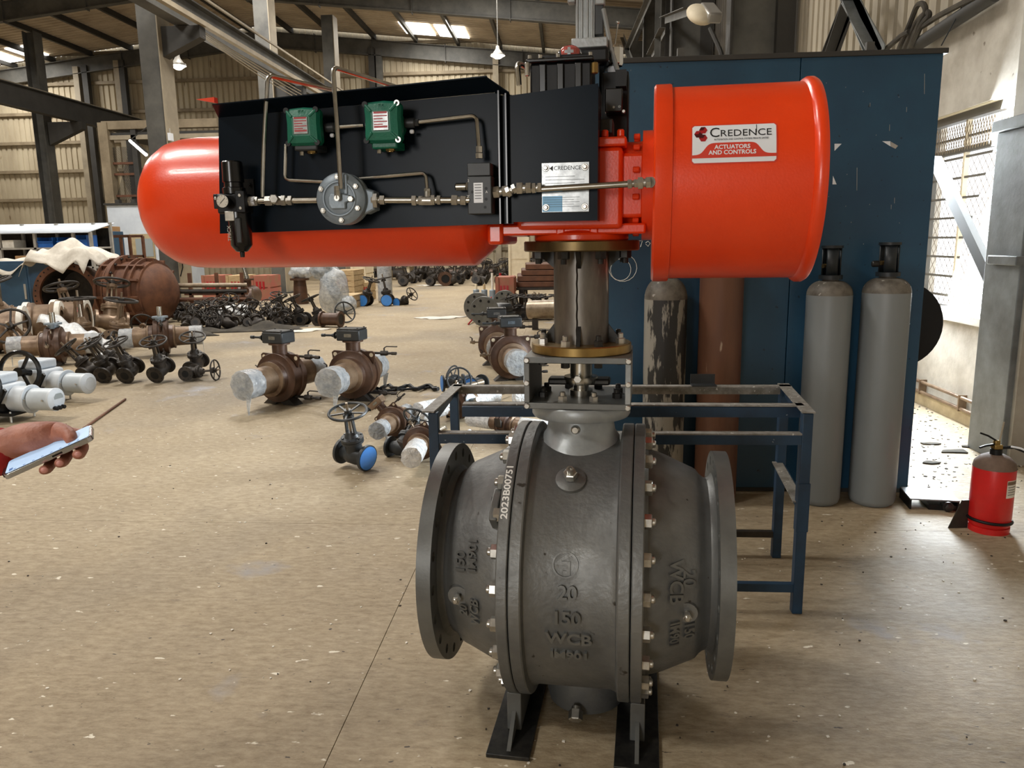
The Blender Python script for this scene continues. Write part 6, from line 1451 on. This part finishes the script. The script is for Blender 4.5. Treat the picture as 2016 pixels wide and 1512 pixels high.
for i, (px, py, r_, L_, rz, lab_) in enumerate(((38, 700, .33, .5, 25, 'big brown drum valve with pale rim bands, left of two'), (98, 690, .33, .5, 20, 'big brown drum valve with red chalk writing, right of two'), (-50, 720, .33, .5, 25, 'big brown drum valve cut by the left picture edge'))):
    p = fl(px, py); t = thing('drum_valve', lab_, 'valve', (p.x-.45, p.y+1.25, r_), radians(rz))
    B().lathe([(-L_/2, .15), (-L_/2, r_*.95), (-L_/2+.05, r_), (-.12, r_), (-.1, r_*.9), (.1, r_*.9), (.12, r_), (L_/2-.05, r_), (L_/2, r_*.95), (L_/2, .2)], (0, 0, 0), (1, 0, 0), 40).cyl((-L_/2+.03, 0, 0), (L_/2-.03, 0, 0), .25, n=24).build('drum', 'brown_light', t)
    for x in (-L_/2, L_/2-.06): B().ring((x-.005, 0, 0), (1, 0, 0), r_+.012, r_*.8, .07, 40).build('rim_band', 'paper', t)
    for k in range(14):
        an = 2*pi*k/14; B().hex((.1, r_*.82*cos(an), r_*.82*sin(an)), (-1, 0, 0), .022, .2).build('stud', 'dark_bolt', t)
    if i == 1:
        b = B()
        for k in range(5): b.bar(Vec((.16+.01*k, -r_*cos(.5+.16*k)-.004, r_*sin(.5+.16*k)+.002)), Vec((.24, -r_*cos(.56+.16*k)-.004, r_*sin(.56+.16*k)+.002)), .02, .006, up=(0, -1, .5))
        b.build('red_chalk', 'logo_red', t)
def sheet3(u, v): return (-.5+1.0*u, .5*v-.2-.3*u, .52-.42*u+.05*sin(8*v+4*u)+.03*sin(19*u)-.25*abs(v-.5))
p = fl(150, 705); drape(sheet3, 26, 14, 'white_film_sheet', 'film_white', 'white plastic strip trailing down over the left heap valves', 'plastic sheet', (p.x, p.y+.2, .1), .1)
def rag(u, v): return (-.9+1.8*u, -.35+.7*v, .09*sin(pi*u)*sin(pi*v)+.05*sin(9*u+4*v)*sin(pi*v)+.02*sin(23*u)*sin(pi*v)+.012)
p = fl(500, 650); drape(rag, 30, 14, 'dark_sheet', 'cloth_dark', 'dark folded rubber sheet lying along the front of the middle heap', 'rubber sheet', (p.x, p.y+.05, 0), radians(14))
p = fl(360, 662); drape(rag, 22, 12, 'dark_sheet', 'cloth_dark', 'dark rolled rubber sheet beside the red-ended valve', 'rubber sheet', (p.x-.35, p.y+.05, .0), radians(20))
blobt = blob((0, 0, .16), .30, (1.1, .7, .62), 14, .35).build('crumpled_film', 'film_white', None, smooth=60, loc=fl(452, 640)+Vec((0, .3, .02))); tag(blobt, 'crumpled white plastic bag lying on the dark rubber sheet', 'plastic bag')
def flat(u, v): a = 6.28*u; r_ = v*(.8+.2*sin(3*a)); return (r_*.6*cos(a), r_*.35*sin(a), .006+.006*sin(7*a)*v)
for i, (px, py) in enumerate(((868, 626), (590, 651), (848, 562))):
    p = fl(px, py); drape(flat, 24, 5, 'paper_sheet', 'paper', ['flat pale paper sheet lying in the middle of the aisle', 'flat pale sheet on the floor before the middle heap', 'pale sheet on the floor by the far valve pile'][i], 'paper', (p.x, p.y, 0), .2)
# ---- right of the aisle: blind flanges, round drum, stacks
for i, (px, py, r_, dy) in enumerate(((942, 634, .28, 0), (960, 637, .27, -.5), (993, 620, .25, .2))):
    p = fl(px, py); t = thing('blind_flange', ['grey blind flange standing on edge, leftmost of three', 'grey blind flange standing on edge, front one of three', 'grey blind flange standing on edge, right one of three'][i], 'flange', (p.x, p.y+dy, r_), radians(-12), 'blind flanges on edge')
    B().lathe([(-.03, 0), (-.03, r_-.006), (-.024, r_), (.024, r_), (.03, r_-.006), (.03, 0)], (0, 0, 0), (0, 1, 0), 40).build('disc', 'valve_mach', t)
    for k in range(8): an = 2*pi*k/8+.3; B().cyl((r_*.74*cos(an), -.032, r_*.74*sin(an)), (r_*.74*cos(an), -.029, r_*.74*sin(an)), .026, n=10).build('bolt_hole', 'black', t)
p = fl(985, 640); t = thing('round_housing', 'black round gear housing with a domed top right of the blind flanges', 'housing', (p.x, p.y+.15, 0)); B().lathe([(0, 0), (0, .22), (.14, .22), (.16, .27), (.22, .27), (.24, .21), (.34, .21), (.38, .17), (.40, 0)], (0, 0, 0), (0, 0, 1), 36).build('housing', 'gear_black', t); B().torus((0, 0, .30), (0, 0, 1), .22, .012, 36, 6).build('lid_clamp', 'dark_bolt', t); B().bb((-.46, -.1, .02), (-.25, .1, .22)).build('side_box', 'black', t)
p = fl(922, 640); q = fl(968, 612)+Vec((0, 0, .3)); tag(B().cyl(p+Vec((0, 0, .015)), q, .014, n=8).build('red_rod', 'logo_red'), 'red and cream rod leaning on the black round housing', 'rod')
random.seed(31); SR = 'rusty steel bar stacked in the pile behind the spool'
for k in range(16):
    r_ = k//4; z = .48+.13*r_; Y = 17.5+.45*(k % 4); xa = atY(1012+8*r_, 600, Y).x; xb = atY(1100, 600, Y).x+.6
    tag(B().bb((-(xb-xa)/2, -.2, 0), ((xb-xa)/2, .2, .115)).build('steel_billet', random.choice(['rust_red', 'dark_iron', 'brown_paint']), loc=((xa+xb)/2, Y, z), bevel=.01), 'rusty steel billet in the stacked pile right of the aisle', 'billet', 'stacked steel billets')
t = thing('billet_stand', 'low dark stand carrying the stacked steel billets', 'stand', (atY(1060, 600, 18.2).x+.25, 18.2, 0)); B().bb((-.7, -1, .42), (1.0, 1, .475)).build('deck', 'dark_iron', t)
for x in (-.6, .9):
    for y in (-.9, .9): B().bb((x-.05, y-.05, 0), (x+.05, y+.05, .42)).build('leg', 'dark_iron', t)
for i in range(14):
    px = 1008+6.2*i+random.uniform(-2, 2); Y = 14.8+.5*(i % 2); p = atY(px, 620, Y); dup(gv, (p.x, Y, .0), (random.uniform(-.3, .1), 0, radians(90)+random.uniform(-.3, .3)), 'dark gate valve lined up below the billet stack right of the aisle', 'gate valves below the billet stack', 1.15)
p, q = atY(1042, 610, 13.2), atY(1110, 608, 13.0); t = thing('big_pipe', 'short thick bare pipe lying behind the spool', 'pipe', p); B().lathe([(0, .10), (0, .16), ((q-p).length, .16), ((q-p).length, .1)], (0, 0, 0), q-p, 28).build('pipe', 'pipe_bare', t); B().bb((.05, -.1, -p.z), (.15, .1, -.15)).bb((.45, -.1, -p.z), (.55, .1, -.15)).build('support_block', 'dark_iron', t)
for i, (px, py) in enumerate(((938, 575), (954, 573), (970, 560), (986, 545), (1003, 538))):
    p = fl(px, 598+i*.5); t = thing('bottle_jack', ['small grey canister standing behind the blind flanges, leftmost', 'small grey canister behind the blind flanges with a tan top', 'thin pole stand with a white wrap beside the red box', 'upright red-topped pole behind the blind flanges', 'dark canister beyond the red box'][i], 'canister', (p.x, p.y, 0)); B().cylb((0, 0, 0), (0, 0, .35), .075, .015, 18).build('body', 'alu_grey', t); B().cyl((0, 0, .35), (0, 0, .75 if i in (2, 3) else .48), .03, n=10).build('neck', ['cream', 'wood', 'paper', 'logo_red', 'steel'][i], t)
# ---- far pile of dark valves and pipes across the end of the aisle
random.seed(17); FL_ = 'dark valve in the far pile across the end of the aisle'
for k in range(70):
    Y = 26.6+.95*(k//10)+random.uniform(-.08, .08); p = Vec((-5.6+.86*(k % 10)-.06*(Y-26)+random.uniform(-.06, .06), Y, 0))
    if 31 < Y and k % 2: Y += .1
    dup(gv, (p.x, Y, .05), (random.uniform(-.7, .7), random.uniform(-.4, .4), random.uniform(0, 6.28)), FL_, 'far pile of dark valves', random.uniform(1.7, 2.1))
for k in range(26):
    r_ = .16; Y = 33.8+.36*(k % 8); p = Vec((-9.6+2.6*(k//8), Y, 0)); z = r_; L_ = 2.3
    t = B().lathe([(-L_/2, r_*.8), (-L_/2, r_), (L_/2, r_), (L_/2, r_*.8), (0, r_*.8)], (0, 0, 0), (1, 0, 0), 14).build('dark_pipe', random.choice(['dark_iron', 'dark_iron', 'brown_paint']), loc=(p.x, Y, z), rot=(0, 0, 0))
    tag(t, 'dark pipe length in the far pile across the end of the aisle', 'pipe', 'far pile of dark pipes')
p = fl(878, 562); t = thing('valve_body', 'round open-mouthed dark valve body at the front of the far pile', 'valve', (p.x, p.y-.2, .247), radians(15), None, None, .65); B().lathe([(-.3, .22), (-.3, .38), (-.2, .38), (-.2, .28), (.2, .28), (.2, .38), (.3, .38), (.3, .2)], (0, 0, 0), (0, 1, 0), 28).build('barrel', 'brown_paint', t); B().cyl((0, -.28, 0), (0, .28, 0), .21, n=20).build('bore', 'black', t)
